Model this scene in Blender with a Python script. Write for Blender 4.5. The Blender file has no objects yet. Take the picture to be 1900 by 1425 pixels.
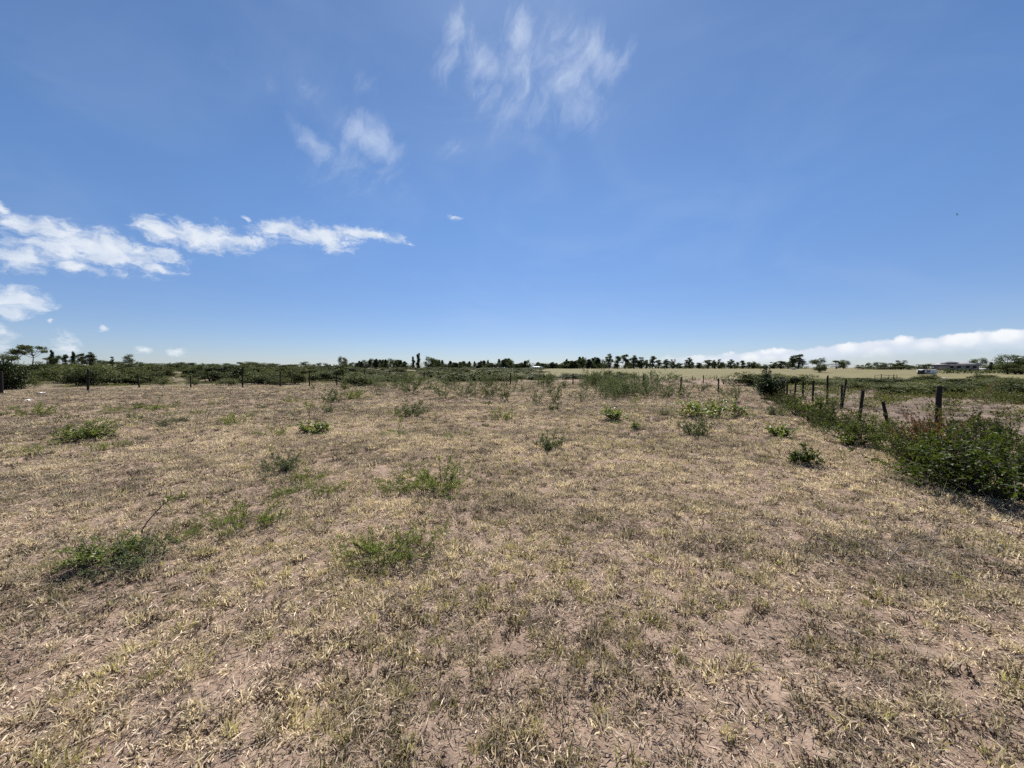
import bpy, math, random
import numpy as np
from mathutils import Vector, Matrix

sc = bpy.context.scene
COL = sc.collection
R = math.radians

# ------------------------------------------------------------------ camera
F_PX, CX, CY, HORIZON = 714.0, 950.0, 712.5, 682.0
PITCH = math.atan((CY - HORIZON) / F_PX)
EYE = 1.6
cam_d = bpy.data.cameras.new('camera')
cam_d.sensor_width = 36.0
cam_d.lens = F_PX / 1900.0 * 36.0
cam_d.clip_start = 0.05
cam_d.clip_end = 9000.0
cam = bpy.data.objects.new('camera', cam_d)
cam.location = (0, 0, EYE)
cam.rotation_euler = (R(90) - PITCH, 0, 0)
COL.objects.link(cam)
sc.camera = cam

# ------------------------------------------------------------------ light
SUN_EL, SUN_AZ = R(54), R(5)          # azimuth measured from +Y towards +X
sun_d = bpy.data.lights.new('sun', 'SUN')
sun_d.energy = 5.0
sun_d.angle = R(0.53)
sun_d.color = (1.0, 0.955, 0.885)
sun = bpy.data.objects.new('sun', sun_d)
sdir = Vector((math.sin(SUN_AZ) * math.cos(SUN_EL), math.cos(SUN_AZ) * math.cos(SUN_EL), math.sin(SUN_EL)))
sun.rotation_euler = sdir.to_track_quat('Z', 'Y').to_euler()
sun.location = (0, 0, 60)
COL.objects.link(sun)

sc.view_settings.view_transform = 'Standard'
sc.view_settings.look = 'None'
sc.view_settings.gamma = 1.0
sc.view_settings.exposure = 0.7
sc.view_settings.use_curve_mapping = False
sc.render.engine = 'CYCLES'
sc.cycles.use_denoising = False
sc.cycles.max_bounces = 5
sc.cycles.diffuse_bounces = 2
sc.cycles.use_adaptive_sampling = True
sc.cycles.adaptive_threshold = 0.02
sc.cycles.transmission_bounces = 4
sc.cycles.glossy_bounces = 2
sc.cycles.caustics_reflective = False
sc.cycles.caustics_refractive = False
sc.cycles.sample_clamp_indirect = 4.0
sc.render.use_persistent_data = False


def pix_dir(px, py):
    a, b = (px - CX) / F_PX, (CY - py) / F_PX
    cp, sp = math.cos(PITCH), math.sin(PITCH)
    return np.array([a, cp + b * sp, -sp + b * cp])


def pix_azel(px, py):
    d = pix_dir(px, py)
    return math.atan2(d[0], d[1]), math.atan2(d[2], math.hypot(d[0], d[1]))


# ------------------------------------------------------------------ node helpers
class NT:
    def __init__(self, tree):
        self.t = tree
        self.n = tree.nodes
        self.l = tree.links

    def add(self, kind, **kw):
        nd = self.n.new(kind)
        for k, v in kw.items():
            setattr(nd, k, v)
        return nd

    def set(self, sock, v):
        if isinstance(v, bpy.types.NodeSocket):
            self.l.new(v, sock)
        elif v is not None:
            sock.default_value = v

    def math(self, op, a, b=None, c=None, clamp=False):
        nd = self.add('ShaderNodeMath', operation=op, use_clamp=clamp)
        self.set(nd.inputs[0], a)
        if b is not None:
            self.set(nd.inputs[1], b)
        if c is not None:
            self.set(nd.inputs[2], c)
        return nd.outputs[0]

    def vmath(self, op, a, b=None):
        nd = self.add('ShaderNodeVectorMath', operation=op)
        self.set(nd.inputs[0], a)
        if b is not None:
            self.set(nd.inputs[1], b)
        return nd.outputs['Value'] if op in ('LENGTH', 'DOT_PRODUCT', 'DISTANCE') else nd.outputs[0]

    def noise(self, vec, scale, detail=4.0, rough=0.55, dist=0.0, out='Fac'):
        nd = self.add('ShaderNodeTexNoise')
        self.set(nd.inputs['Vector'], vec)
        nd.inputs['Scale'].default_value = scale
        nd.inputs['Detail'].default_value = detail
        nd.inputs['Roughness'].default_value = rough
        nd.inputs['Distortion'].default_value = dist
        return nd.outputs[out]

    def mapr(self, v, a, b, c=0.0, d=1.0, smooth=True):
        nd = self.add('ShaderNodeMapRange')
        nd.interpolation_type = 'SMOOTHSTEP' if smooth else 'LINEAR'
        self.set(nd.inputs[0], v)
        nd.inputs[1].default_value = a
        nd.inputs[2].default_value = b
        nd.inputs[3].default_value = c
        nd.inputs[4].default_value = d
        return nd.outputs[0]

    def mix(self, fac, a, b, blend='MIX'):
        nd = self.add('ShaderNodeMix', data_type='RGBA', blend_type=blend)
        self.set(nd.inputs[0], fac)
        for s, v in ((nd.inputs[6], a), (nd.inputs[7], b)):
            if isinstance(v, tuple) and len(v) == 3:
                v = (*v, 1.0)
            self.set(s, v)
        return nd.outputs[2]

    def mapping(self, vec, loc=(0, 0, 0), rot=(0, 0, 0), scale=(1, 1, 1), kind='POINT'):
        nd = self.add('ShaderNodeMapping', vector_type=kind)
        self.set(nd.inputs['Vector'], vec)
        nd.inputs['Location'].default_value = loc
        nd.inputs['Rotation'].default_value = rot
        nd.inputs['Scale'].default_value = scale
        return nd.outputs[0]


# ------------------------------------------------------------------ world: sky with clouds
world = bpy.data.worlds.new('World')
sc.world = world
world.use_nodes = True
world.cycles.sampling_method = 'NONE'      # smooth sky: plain sampling is enough
W = NT(world.node_tree)
W.n.clear()
sky = W.add('ShaderNodeTexSky', sky_type='NISHITA')
sky.sun_disc = False
sky.sun_elevation = SUN_EL
sky.sun_rotation = SUN_AZ
sky.altitude = 1900.0
sky.air_density = 1.0
sky.dust_density = 0.7
sky.ozone_density = 1.6
SKY_STRENGTH = 0.0655
tc = W.add('ShaderNodeTexCoord')
D = tc.outputs['Generated']
sep = W.add('ShaderNodeSeparateXYZ')
W.l.new(D, sep.inputs[0])
dx, dy, dz = sep.outputs
az = W.math('ARCTAN2', dx, dy)
el = W.math('ARCSINE', dz)
ae = W.add('ShaderNodeCombineXYZ')
W.l.new(az, ae.inputs[0])
W.l.new(el, ae.inputs[1])
AE = ae.outputs[0]


def blob_field(vec, blobs):
    """greatest of several soft ellipses given as pixel position, half sizes, tilt and weight"""
    out = None
    for (px, py, rx, ry, tilt, wgt) in blobs:
        a0, e0 = pix_azel(px, py)
        ax, ex = pix_azel(px + 1, py)
        ay, ey = pix_azel(px, py - 1)
        sx, sy = rx * math.hypot(ax - a0, ex - e0), ry * math.hypot(ay - a0, ey - e0)
        m = W.mapping(vec, (a0, e0, 0), (0, 0, R(tilt)), (sx, sy, 1.0), 'TEXTURE')
        r = W.vmath('LENGTH', m)
        f = W.math('MULTIPLY', W.math('SUBTRACT', 1.0, r), wgt)
        out = f if out is None else W.math('MAXIMUM', out, f)
    return out


def warped(scale, amount, detail=3.0, stretch=(1, 1, 1)):
    c = W.noise(W.mapping(AE, scale=stretch), scale, detail, 0.55, 0.0, 'Color')
    off = W.vmath('MULTIPLY', W.vmath('SUBTRACT', c, (0.5, 0.5, 0.5)), (amount, amount * 0.7, 0.0))
    return W.vmath('ADD', AE, off)


# wisps high in the middle
wisp_blobs = [
    (845, 62, 36.4, 67.6, 5, 0.95), (835, 110, 71.5, 52, 20, 0.6), (968, 66, 39, 75.4, 8, 1.15), (955, 130, 78, 97.5, -25, 0.75),
    (890, 110, 62.4, 71.5, -20, 0.8), (1105, 105, 80.6, 78, -25, 0.95), (1060, 140, 117, 123.5, -35, 0.78), (1055, 68, 39, 26, 20, 0.7),
    (1140, 112, 54.6, 28.6, 25, 0.6), (1010, 200, 104, 78, 25, 0.5), (920, 180, 97.5, 104, -30, 0.5),
    (580, 262, 59.8, 33.8, -28, 0.9), (685, 258, 75.4, 49.4, -8, 1.1), (660, 300, 117, 84.5, 0, 0.4), (735, 335, 65, 49.4, 15, 0.35),
    (680, 165, 46.8, 46.8, 0, 0.36), (573, 170, 39, 32.5, -20, 0.36), (512, 164, 28.6, 20.8, 0, 0.25), (415, 128, 44.2, 36.4, -40, 0.24),
    (842, 268, 33.8, 26, 20, 0.3), (655, 335, 65, 46.8, 0, 0.3),
]
wv = warped(9.0, 0.10, 4.0)
wf = blob_field(wv, wisp_blobs)
wn = W.noise(W.mapping(W.mapping(wv, rot=(0, 0, R(38))), scale=(1.0, 0.5, 1.0)), 24.0, 9.0, 0.66, 0.4)
wisp = W.mapr(W.math('ADD', wf, W.math('MULTIPLY', W.math('SUBTRACT', wn, 0.50), 1.8)), 0.0, 1.4)
wisp = W.math('MULTIPLY', wisp, W.mapr(wf, -0.25, 0.40))

# low cumulus: long band and puffs on the left
cum_blobs = [
    (445, 446, 80, 17, 0, .95), (255, 468, 110, 26, -4, .95), (110, 462, 120, 30, 0, .85),
    (95, 430, 139.39, 25.56, -8, 1), (190, 462, 162.62, 44.14, -10, 1.05), (40, 475, 72.02, 34.85, 0, 0.95), (140, 495, 69.7, 19.75, 0, 0.9),
    (295, 500, 58.08, 11.62, 0, 0.85), (300, 428, 60.4, 32.52, -14, 1), (365, 440, 110.35, 32.52, -4, 1.05), (408, 432, 34.85, 27.88, 0, 0.9),
    (465, 448, 30.2, 16.26, 0, 0.8), (520, 425, 72.02, 23.23, 12, 0.95), (590, 438, 98.74, 27.88, 0, 1), (680, 434, 98.74, 15.1, -3, 1), (620, 460, 63.89, 13.94, 0, 0.55),
    (458, 407, 12.78, 5.81, 0, 0.9), (846, 405, 20.91, 5.81, 5, 0.9), (763, 455, 10.45, 4.65, 0, 0.7), (0, 386, 23.23, 16.26, -25, 0.95),
    (25, 556, 95.25, 32.52, 0, 1.15), (20, 582, 41.82, 18.59, 0, 0.95), (98, 600, 11.62, 6.97, 0, 0.8), (185, 609, 13.94, 5.81, 0, 0.7), (5, 615, 25.56, 16.26, 0, 0.6),
    (0, 640, 34.85, 30.2, 0, 0.5), (122, 644, 41.82, 25.56, 0, 0.62), (262, 648, 20.91, 10.45, 0, 0.75), (334, 654, 30.2, 12.78, 10, 0.8),
]
cv = warped(26.0, 0.045, 4.0, (1, 1.4, 1))
cf = blob_field(cv, cum_blobs)
cn = W.noise(W.mapping(cv, scale=(1.0, 1.7, 1.0)), 38.0, 9.0, 0.66, 0.3)
cum = W.mapr(W.math('ADD', cf, W.math('MULTIPLY', W.math('SUBTRACT', cn, 0.5), 1.9)), 0.0, 0.85)
cum = W.math('MULTIPLY', cum, W.mapr(cf, -0.30, 0.12))

# long cloud bank low on the right: billowed crest, base fading into the haze
def azel_pt(px, py):
    return pix_azel(px, py)
a1, e1 = azel_pt(1205, 664)
a2, e2 = azel_pt(1900, 606)
slope = (e2 - e1) / (a2 - a1)
crest = W.math('ADD', W.math('MULTIPLY', W.math('SUBTRACT', az, a1), slope), e1)
vor = W.add('ShaderNodeTexVoronoi', feature='SMOOTH_F1')
vor.inputs['Smoothness'].default_value = 0.35
W.l.new(W.mapping(warped(40.0, 0.012), scale=(1.0, 1.1, 1.0)), vor.inputs['Vector'])
vor.inputs['Scale'].default_value = 30.0
puff = W.math('SUBTRACT', 0.5, vor.outputs['Distance'])
fine = W.math('SUBTRACT', W.noise(AE, 75.0, 5.0, 0.6), 0.5)
big = W.math('SUBTRACT', W.noise(AE, 7.0, 2.0, 0.5), 0.5)
edge = W.math('ADD', W.math('MULTIPLY', puff, 0.011), W.math('ADD', W.math('MULTIPLY', fine, 0.014), W.math('MULTIPLY', big, 0.012)))
depth = W.math('SUBTRACT', W.math('ADD', crest, edge), el)          # >0 below the crest
bank = W.mapr(depth, 0.0, 0.006)
bank = W.math('MULTIPLY', bank, W.mapr(depth, 0.012, 0.040, 1.0, 0.12))
bank = W.math('MULTIPLY', bank, W.mapr(az, a1 - 0.05, a1 + 0.22))
bank = W.math('MULTIPLY', bank, W.mapr(az, R(85), R(120), 1.0, 0.0))
bank = W.math('MULTIPLY', bank, W.mapr(el, -0.02, 0.02))

# the same kind of scattered low clouds all the way round, outside what the frame shows
gn_ = W.noise(W.mapping(D, scale=(1, 1, 3.2)), 4.2, 8.0, 0.58, 0.2)
gen = W.mapr(gn_, 0.60, 0.72)
outside = W.mapr(W.math('ABSOLUTE', az), R(62), R(95))
gen = W.math('MULTIPLY', W.math('MULTIPLY', gen, outside), W.math('MULTIPLY', W.mapr(el, 0.02, 0.10), W.mapr(el, 0.35, 0.9, 1.0, 0.0)))
gen = W.math('MULTIPLY', gen, 0.8)

# faint veil
veil = W.math('MULTIPLY', W.mapr(W.noise(W.mapping(D, rot=(0, 0, R(20)), scale=(1, 1, 2.0)), 2.6, 5.0, 0.55, 0.8), 0.42, 0.75), 0.10)

skyc = W.mix(1.0, sky.outputs['Color'], (0.79, 0.985, 1.17), 'MULTIPLY')
hz = W.add('ShaderNodeCombineXYZ')
for i_, lo in enumerate((0.81, 0.705, 0.745)):
    W.l.new(W.mapr(el, 0.0, 0.42, lo, 1.0), hz.inputs[i_])
skyc = W.mix(1.0, skyc, hz.outputs[0], 'MULTIPLY')      # thicker, duller air low down
shade = W.mapr(W.noise(W.mapping(cv, loc=(0, 0.006, 0)), 30.0, 4.0, 0.5), 0.35, 0.65)
K = 1.03 * 2 ** -sc.view_settings.exposure / SKY_STRENGTH
white = (0.86 * K, 0.90 * K, 0.95 * K)
grey = (0.66 * K, 0.735 * K, 0.85 * K)
ccol = W.mix(shade, grey, white)
c0 = W.mix(veil, skyc, (0.55 * K, 0.66 * K, 0.86 * K))
c1 = W.mix(W.math('MULTIPLY', wisp, 0.54), c0, (0.74 * K, 0.82 * K, 0.95 * K))
bcol = W.mix(W.mapr(puff, -0.2, 0.22), (0.70 * K, 0.76 * K, 0.87 * K), (0.93 * K, 0.95 * K, 0.98 * K))
c2 = W.mix(W.math('MULTIPLY', bank, 0.94), c1, bcol)
c3 = W.mix(W.math('MULTIPLY', cum, 0.86), c2, ccol)
c4 = W.mix(gen, c3, ccol)
bg = W.add('ShaderNodeBackground')
W.l.new(c4, bg.inputs['Color'])
bg.inputs['Strength'].default_value = SKY_STRENGTH
wout = W.add('ShaderNodeOutputWorld')
W.l.new(bg.outputs[0], wout.inputs['Surface'])

# ------------------------------------------------------------------ numpy noise and terrain
def _hash(ix, iy, seed):
    h = (ix.astype(np.int64) * 374761393 + iy.astype(np.int64) * 668265263 + seed * 974634613) & 0xFFFFFFFF
    h = ((h ^ (h >> 13)) * 1274126177) & 0xFFFFFFFF
    return ((h ^ (h >> 16)) & 0xFFFF) / 65535.0


def vnoise(x, y, seed=0):
    x = np.asarray(x, float)
    y = np.asarray(y, float)
    ix, iy = np.floor(x), np.floor(y)
    fx, fy = x - ix, y - iy
    fx, fy = fx * fx * (3 - 2 * fx), fy * fy * (3 - 2 * fy)
    a, b = _hash(ix, iy, seed), _hash(ix + 1, iy, seed)
    c, d = _hash(ix, iy + 1, seed), _hash(ix + 1, iy + 1, seed)
    return (a + (b - a) * fx) * (1 - fy) + (c + (d - c) * fx) * fy


def fbm(x, y, scale, octv=4, seed=0, gain=0.5):
    s, amp, tot = 0.0, 1.0, 0.0
    for o in range(octv):
        s = s + amp * vnoise(np.asarray(x) * scale * 2 ** o + 17.3 * o, np.asarray(y) * scale * 2 ** o - 9.1 * o, seed + o)
        tot += amp
        amp *= gain
    return s / tot


def sstep(a, b, v):
    t = np.clip((np.asarray(v, float) - a) / (b - a), 0, 1)
    return t * t * (3 - 2 * t)


def right_fence_x(y):
    return 9.3 + 0.484 * (np.asarray(y, float) - 8.4)


def terrain(x, y):
    x = np.asarray(x, float)
    y = np.asarray(y, float)
    d = np.hypot(x, y)
    lat = np.clip(-x / np.maximum(d, 1.0), -1, 1)
    far = sstep(35, 220, y)
    h = far * (0.85 + 0.75 * np.clip(lat, 0, 1) - 0.25 * np.clip(-lat, 0, 1))
    h = h + 0.35 * sstep(60, 200, d) * (fbm(x, y, 1 / 60.0, 2, 5) - 0.5)
    h = h - 1.05 * sstep(.35, .95, x / np.maximum(y, 1.0)) * sstep(28, 90, y) * sstep(215, 140, y)
    nearw = sstep(60, 12, d)
    h = h + nearw * (0.10 * (fbm(x, y, 0.35, 2, 1) - 0.5) + 0.055 * (fbm(x, y, 2.2, 3, 2) - 0.5))
    return h


def micro(x, y):
    d = np.hypot(x, y)
    w = sstep(22, 6, d)
    return w * (0.060 * (fbm(x, y, 5.2, 3, 3) - 0.5) + 0.012 * (vnoise(np.asarray(x) * 32, np.asarray(y) * 32, 9) - 0.5))


def ground_z(x, y):
    return float(terrain(x, y) + micro(np.asarray(x), np.asarray(y)))


def pix_ground(px, py):
    d = pix_dir(px, py)
    t = EYE / max(-d[2], 1e-4)
    for _ in range(40):
        x, y = d[0] * t, d[1] * t
        t = 0.5 * t + 0.5 * (EYE - float(terrain(x, y))) / max(-d[2], 1e-4)
    return d[0] * t, d[1] * t


def pix_depth(px, depth):
    """ground point below the image column px at forward distance depth"""
    d = pix_dir(px, HORIZON)
    return d[0] / d[1] * depth, depth


def px_top_z(px, py, x, y):
    """height of the ray through (px, py) over the ground point (x, y)"""
    d = pix_dir(px, py)
    return EYE + d[2] / d[1] * y


# ------------------------------------------------------------------ mesh helpers
def mesh_np(name, V, faces, mats, mat_idx=None, attrs=None, smooth=False):
    """faces: list of (k-gon index arrays, shape (n,k))"""
    me = bpy.data.meshes.new(name)
    V = np.asarray(V, np.float32).reshape(-1, 3)
    me.vertices.add(len(V))
    me.vertices.foreach_set('co', V.ravel())
    faces = [np.asarray(f, np.int32) for f in faces if len(f)]
    if faces:
        nl = sum(f.size for f in faces)
        nf = sum(len(f) for f in faces)
        me.loops.add(nl)
        me.polygons.add(nf)
        me.loops.foreach_set('vertex_index', np.concatenate([f.ravel() for f in faces]))
        sizes = np.concatenate([np.full(len(f), f.shape[1], np.int32) for f in faces])
        starts = np.concatenate([[0], np.cumsum(sizes)[:-1]]).astype(np.int32)
        me.polygons.foreach_set('loop_start', starts)
        if mat_idx is not None:
            me.polygons.foreach_set('material_index', np.asarray(mat_idx, np.int32))
        if smooth:
            me.polygons.foreach_set('use_smooth', np.ones(nf, bool))
    for m in mats:
        me.materials.append(m)
    if attrs:
        for k, v in attrs.items():
            v = np.asarray(v)
            if v.dtype.kind == 'i':
                a = me.attributes.new(k, 'INT', 'POINT')
                a.data.foreach_set('value', v.astype(np.int32))
            elif v.ndim == 2:
                a = me.attributes.new(k, 'FLOAT_VECTOR', 'POINT')
                a.data.foreach_set('vector', v.astype(np.float32).ravel())
            else:
                a = me.attributes.new(k, 'FLOAT', 'POINT')
                a.data.foreach_set('value', v.astype(np.float32))
    me.update(calc_edges=True)
    me.validate(clean_customdata=False)
    return me


def obj(name, me, parent=None, loc=(0, 0, 0)):
    o = bpy.data.objects.new(name, me)
    o.location = loc
    COL.objects.link(o)
    if parent:
        o.parent = parent
    return o


def tag(o, label=None, cat=None, group=None, kind=None):
    if label:
        o['label'] = label
    if cat:
        o['category'] = cat
    if group:
        o['group'] = group
    if kind:
        o['kind'] = kind
    return o


def thing(name, label, cat, loc=(0, 0, 0), rz=0.0, scale=(1, 1, 1), group=None):
    o = bpy.data.objects.new(name, None)
    o.empty_display_size = 0.1
    o.location = loc
    o.rotation_euler = (0, 0, rz)
    o.scale = scale
    COL.objects.link(o)
    return tag(o, label, cat, group)


def unit(v):
    v = np.asarray(v, float)
    return v / np.maximum(np.linalg.norm(v, axis=-1, keepdims=True), 1e-9)


def leaves(P, dirs, ups, L, Wd, fold=0.12, droop=0.0, mid=0.42):
    """n leaves as folded rhombs: base, left, tip, right; returns V, tris, n"""
    P, dirs = np.asarray(P, float), unit(dirs)
    n = len(P)
    side = unit(np.cross(dirs, ups))
    nor = np.cross(side, dirs)
    L, Wd = np.broadcast_to(L, n)[:, None], np.broadcast_to(Wd, n)[:, None]
    b = P
    tip = P + dirs * L - nor * L * droop
    m = P + dirs * L * mid + nor * L * fold
    l, r = m + side * Wd * .5, m - side * Wd * .5
    V = np.stack([b, l, tip, r], 1).reshape(-1, 3)
    i = np.arange(n)[:, None] * 4
    T = np.concatenate([i + np.array([0, 3, 2]), i + np.array([0, 2, 1])], 1).reshape(-1, 3)
    return V, T


def tube_set(lines, sides=4):
    """lines: list of (points (k,3), radii (k,)) -> V, quads"""
    Vs, Qs, base = [], [], 0
    ang = np.arange(sides) / sides * 2 * np.pi
    for pts, rad in lines:
        pts = np.asarray(pts, float)
        k = len(pts)
        rad = np.broadcast_to(rad, k)
        t = unit(np.gradient(pts, axis=0))
        ref = np.array([0.31, 0.17, 0.93]) if abs(t[0][2]) < .9 else np.array([0.9, 0.2, 0.1])
        s = unit(np.cross(t, ref))
        u = np.cross(s, t)
        ring = pts[:, None] + rad[:, None, None] * (np.cos(ang)[None, :, None] * s[:, None] + np.sin(ang)[None, :, None] * u[:, None])
        Vs.append(ring.reshape(-1, 3))
        a = np.arange(k - 1)[:, None] * sides + np.arange(sides)[None]
        b = np.arange(k - 1)[:, None] * sides + (np.arange(sides)[None] + 1) % sides
        Qs.append(np.stack([a, b, b + sides, a + sides], -1).reshape(-1, 4) + base)
        base += k * sides
    return np.concatenate(Vs), np.concatenate(Qs)


def rdirs(rng, n):
    v = rng.normal(size=(n, 3))
    return unit(v)


# ------------------------------------------------------------------ materials
def new_mat(name):
    m = bpy.data.materials.new(name)
    m.use_nodes = True
    N = NT(m.node_tree)
    N.n.clear()
    out = N.add('ShaderNodeOutputMaterial')
    return m, N, out


def foliage_mat(name, c1, c2, dry=None, translucent=0.35, rough=0.5, spec=0.35, tcol=None, dryamt=0.12, instancer=False):
    m, N, out = new_mat(name)
    at = N.add('ShaderNodeAttribute', attribute_name='col')
    oi = N.add('ShaderNodeObjectInfo')
    f = N.math('ADD', N.math('MULTIPLY', at.outputs['Fac'], 0.75), N.math('MULTIPLY', oi.outputs['Random'], 0.25))
    col = N.mix(f, c1, c2)
    if dry:
        col = N.mix(N.mapr(at.outputs['Fac'], 1.0 - dryamt, 1.0 - dryamt + 0.02), col, dry)
    if instancer:
        ti = N.add('ShaderNodeAttribute', attribute_type='INSTANCER', attribute_name='tint')
        col = N.mix(1.0, col, N.mix(ti.outputs['Fac'], (.42, .41, .40), (1.46, 1.45, 1.36)), 'MULTIPLY')
    p = N.add('ShaderNodeBsdfPrincipled')
    N.l.new(col, p.inputs['Base Color'])
    p.inputs['Roughness'].default_value = rough
    p.inputs['Specular IOR Level'].default_value = spec
    t = N.add('ShaderNodeBsdfTranslucent')
    tc_ = N.mix(1.0, col, tcol or (1.25, 1.35, 0.6), 'MULTIPLY')
    N.l.new(tc_, t.inputs['Color'])
    mx = N.add('ShaderNodeMixShader')
    mx.inputs[0].default_value = translucent
    N.l.new(p.outputs[0], mx.inputs[1])
    N.l.new(t.outputs[0], mx.inputs[2])
    N.l.new(mx.outputs[0], out.inputs['Surface'])
    return m


def rough_mat(name, c1, c2, scale=6.0, rough=0.9, bump=0.4, stretch=(1, 1, 1), spec=0.2):
    m, N, out = new_mat(name)
    tc_ = N.add('ShaderNodeTexCoord')
    v = N.mapping(tc_.outputs['Object'], scale=stretch)
    n = N.noise(v, scale, 6.0, 0.6)
    oi = N.add('ShaderNodeObjectInfo')
    f = N.math('ADD', N.mapr(n, .32, .68), N.math('MULTIPLY', N.math('SUBTRACT', oi.outputs['Random'], .5), .4), clamp=True)
    p = N.add('ShaderNodeBsdfPrincipled')
    N.l.new(N.mix(f, c1, c2), p.inputs['Base Color'])
    p.inputs['Roughness'].default_value = rough
    p.inputs['Specular IOR Level'].default_value = spec
    b = N.add('ShaderNodeBump')
    b.inputs['Strength'].default_value = bump
    b.inputs['Distance'].default_value = 0.02
    N.l.new(n, b.inputs['Height'])
    N.l.new(b.outputs[0], p.inputs['Normal'])
    N.l.new(p.outputs[0], out.inputs['Surface'])
    return m


M = {}
M['bark'] = rough_mat('bark', (.055, .042, .032), (.11, .088, .068), 18.0, stretch=(1, 1, .3))
M['twig'] = rough_mat('twig', (.07, .052, .04), (.14, .11, .085), 30.0)
M['dry_twig'] = rough_mat('dry_twig', (.15, .12, .095), (.27, .23, .185), 30.0)
M['post'] = rough_mat('weathered_timber', (.014, .012, .010), (.045, .037, .031), 26.0, bump=.8, stretch=(1, 1, .12))
M['wire'] = rough_mat('fence_wire', (.09, .085, .08), (.16, .13, .11), 40.0, rough=.6)
M['glossy'] = foliage_mat('glossy_leaf', (.022, .034, .008), (.078, .106, .022), translucent=.34, rough=.5, spec=.10, tcol=(1.5, 1.6, .5))
M['feather'] = foliage_mat('feathery_leaf', (.120, .146, .048), (.275, .298, .118), translucent=.46, rough=.6, spec=.15)
M['shrub'] = foliage_mat('shrub_leaf', (.060, .078, .034), (.135, .155, .075), translucent=.32, rough=.6, spec=.12)
M['greyleaf'] = foliage_mat('grey_green_leaf', (.085, .105, .055), (.17, .190, .105), translucent=.3, rough=.6, spec=.15)
M['bright'] = foliage_mat('bright_leaf', (.082, .118, .024), (.200, .232, .056), translucent=.42, rough=.4, dry=(.30, .26, .07), dryamt=.07)
M['hedgeleaf'] = foliage_mat('hedge_leaf', (.036, .052, .012), (.112, .138, .034), translucent=.38, rough=.55, spec=.1, tcol=(1.4, 1.5, .5))
M['scrub_dark'] = foliage_mat('dark_scrub_leaf', (.022, .031, .010), (.062, .076, .025), translucent=.18, rough=.6, spec=.1)
M['darkleaf'] = foliage_mat('dark_leaf', (.014, .024, .008), (.042, .060, .016), translucent=.14, rough=.5, spec=.15)
M['rust'] = foliage_mat('rusty_leaf', (.085, .038, .018), (.20, .11, .04), translucent=.35, rough=.6, tcol=(1.2, 1.0, .7))
M['scrub'] = foliage_mat('scrub_leaf', (.037, .047, .015), (.108, .117, .038), translucent=.20, rough=.6, spec=.12)
M['scrub_light'] = foliage_mat('pale_scrub_leaf', (.066, .077, .032), (.135, .142, .065), translucent=.26, rough=.6, spec=.12)
M['tree'] = foliage_mat('tree_leaf', (.050, .062, .028), (.115, .130, .058), translucent=.26, rough=.7, spec=.1)
M['conifer'] = foliage_mat('conifer_leaf', (.040, .055, .025), (.090, .110, .048), translucent=.24, rough=.7, spec=.1)
M['straw'] = foliage_mat('dry_grass_blade', (.35, .280, .200), (.82, .728, .545), translucent=.45, rough=.5, spec=.4, tcol=(1.02, .99, .84), instancer=True)
M['litter'] = foliage_mat('dry_litter', (.30, .222, .174), (.70, .585, .465), translucent=.25, rough=.6, spec=.3, tcol=(1, 1, .9), instancer=True)
M['shaded_deadgrass'] = foliage_mat('shaded_dead_grass', (.062, .043, .033), (.200, .142, .102), translucent=.20, rough=.6, spec=.3, tcol=(1, 1, .9), instancer=True)  # brown dead grass, colour darkened to stand in for shadow pockets between tufts
M['greengrass'] = foliage_mat('green_grass_blade', (.19, .165, .095), (.42, .365, .225), translucent=.38, rough=.5, instancer=True)
M['weed'] = foliage_mat('weed_leaf', (.058, .066, .026), (.150, .150, .062), translucent=.30, rough=.6, spec=.12, instancer=True)


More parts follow.
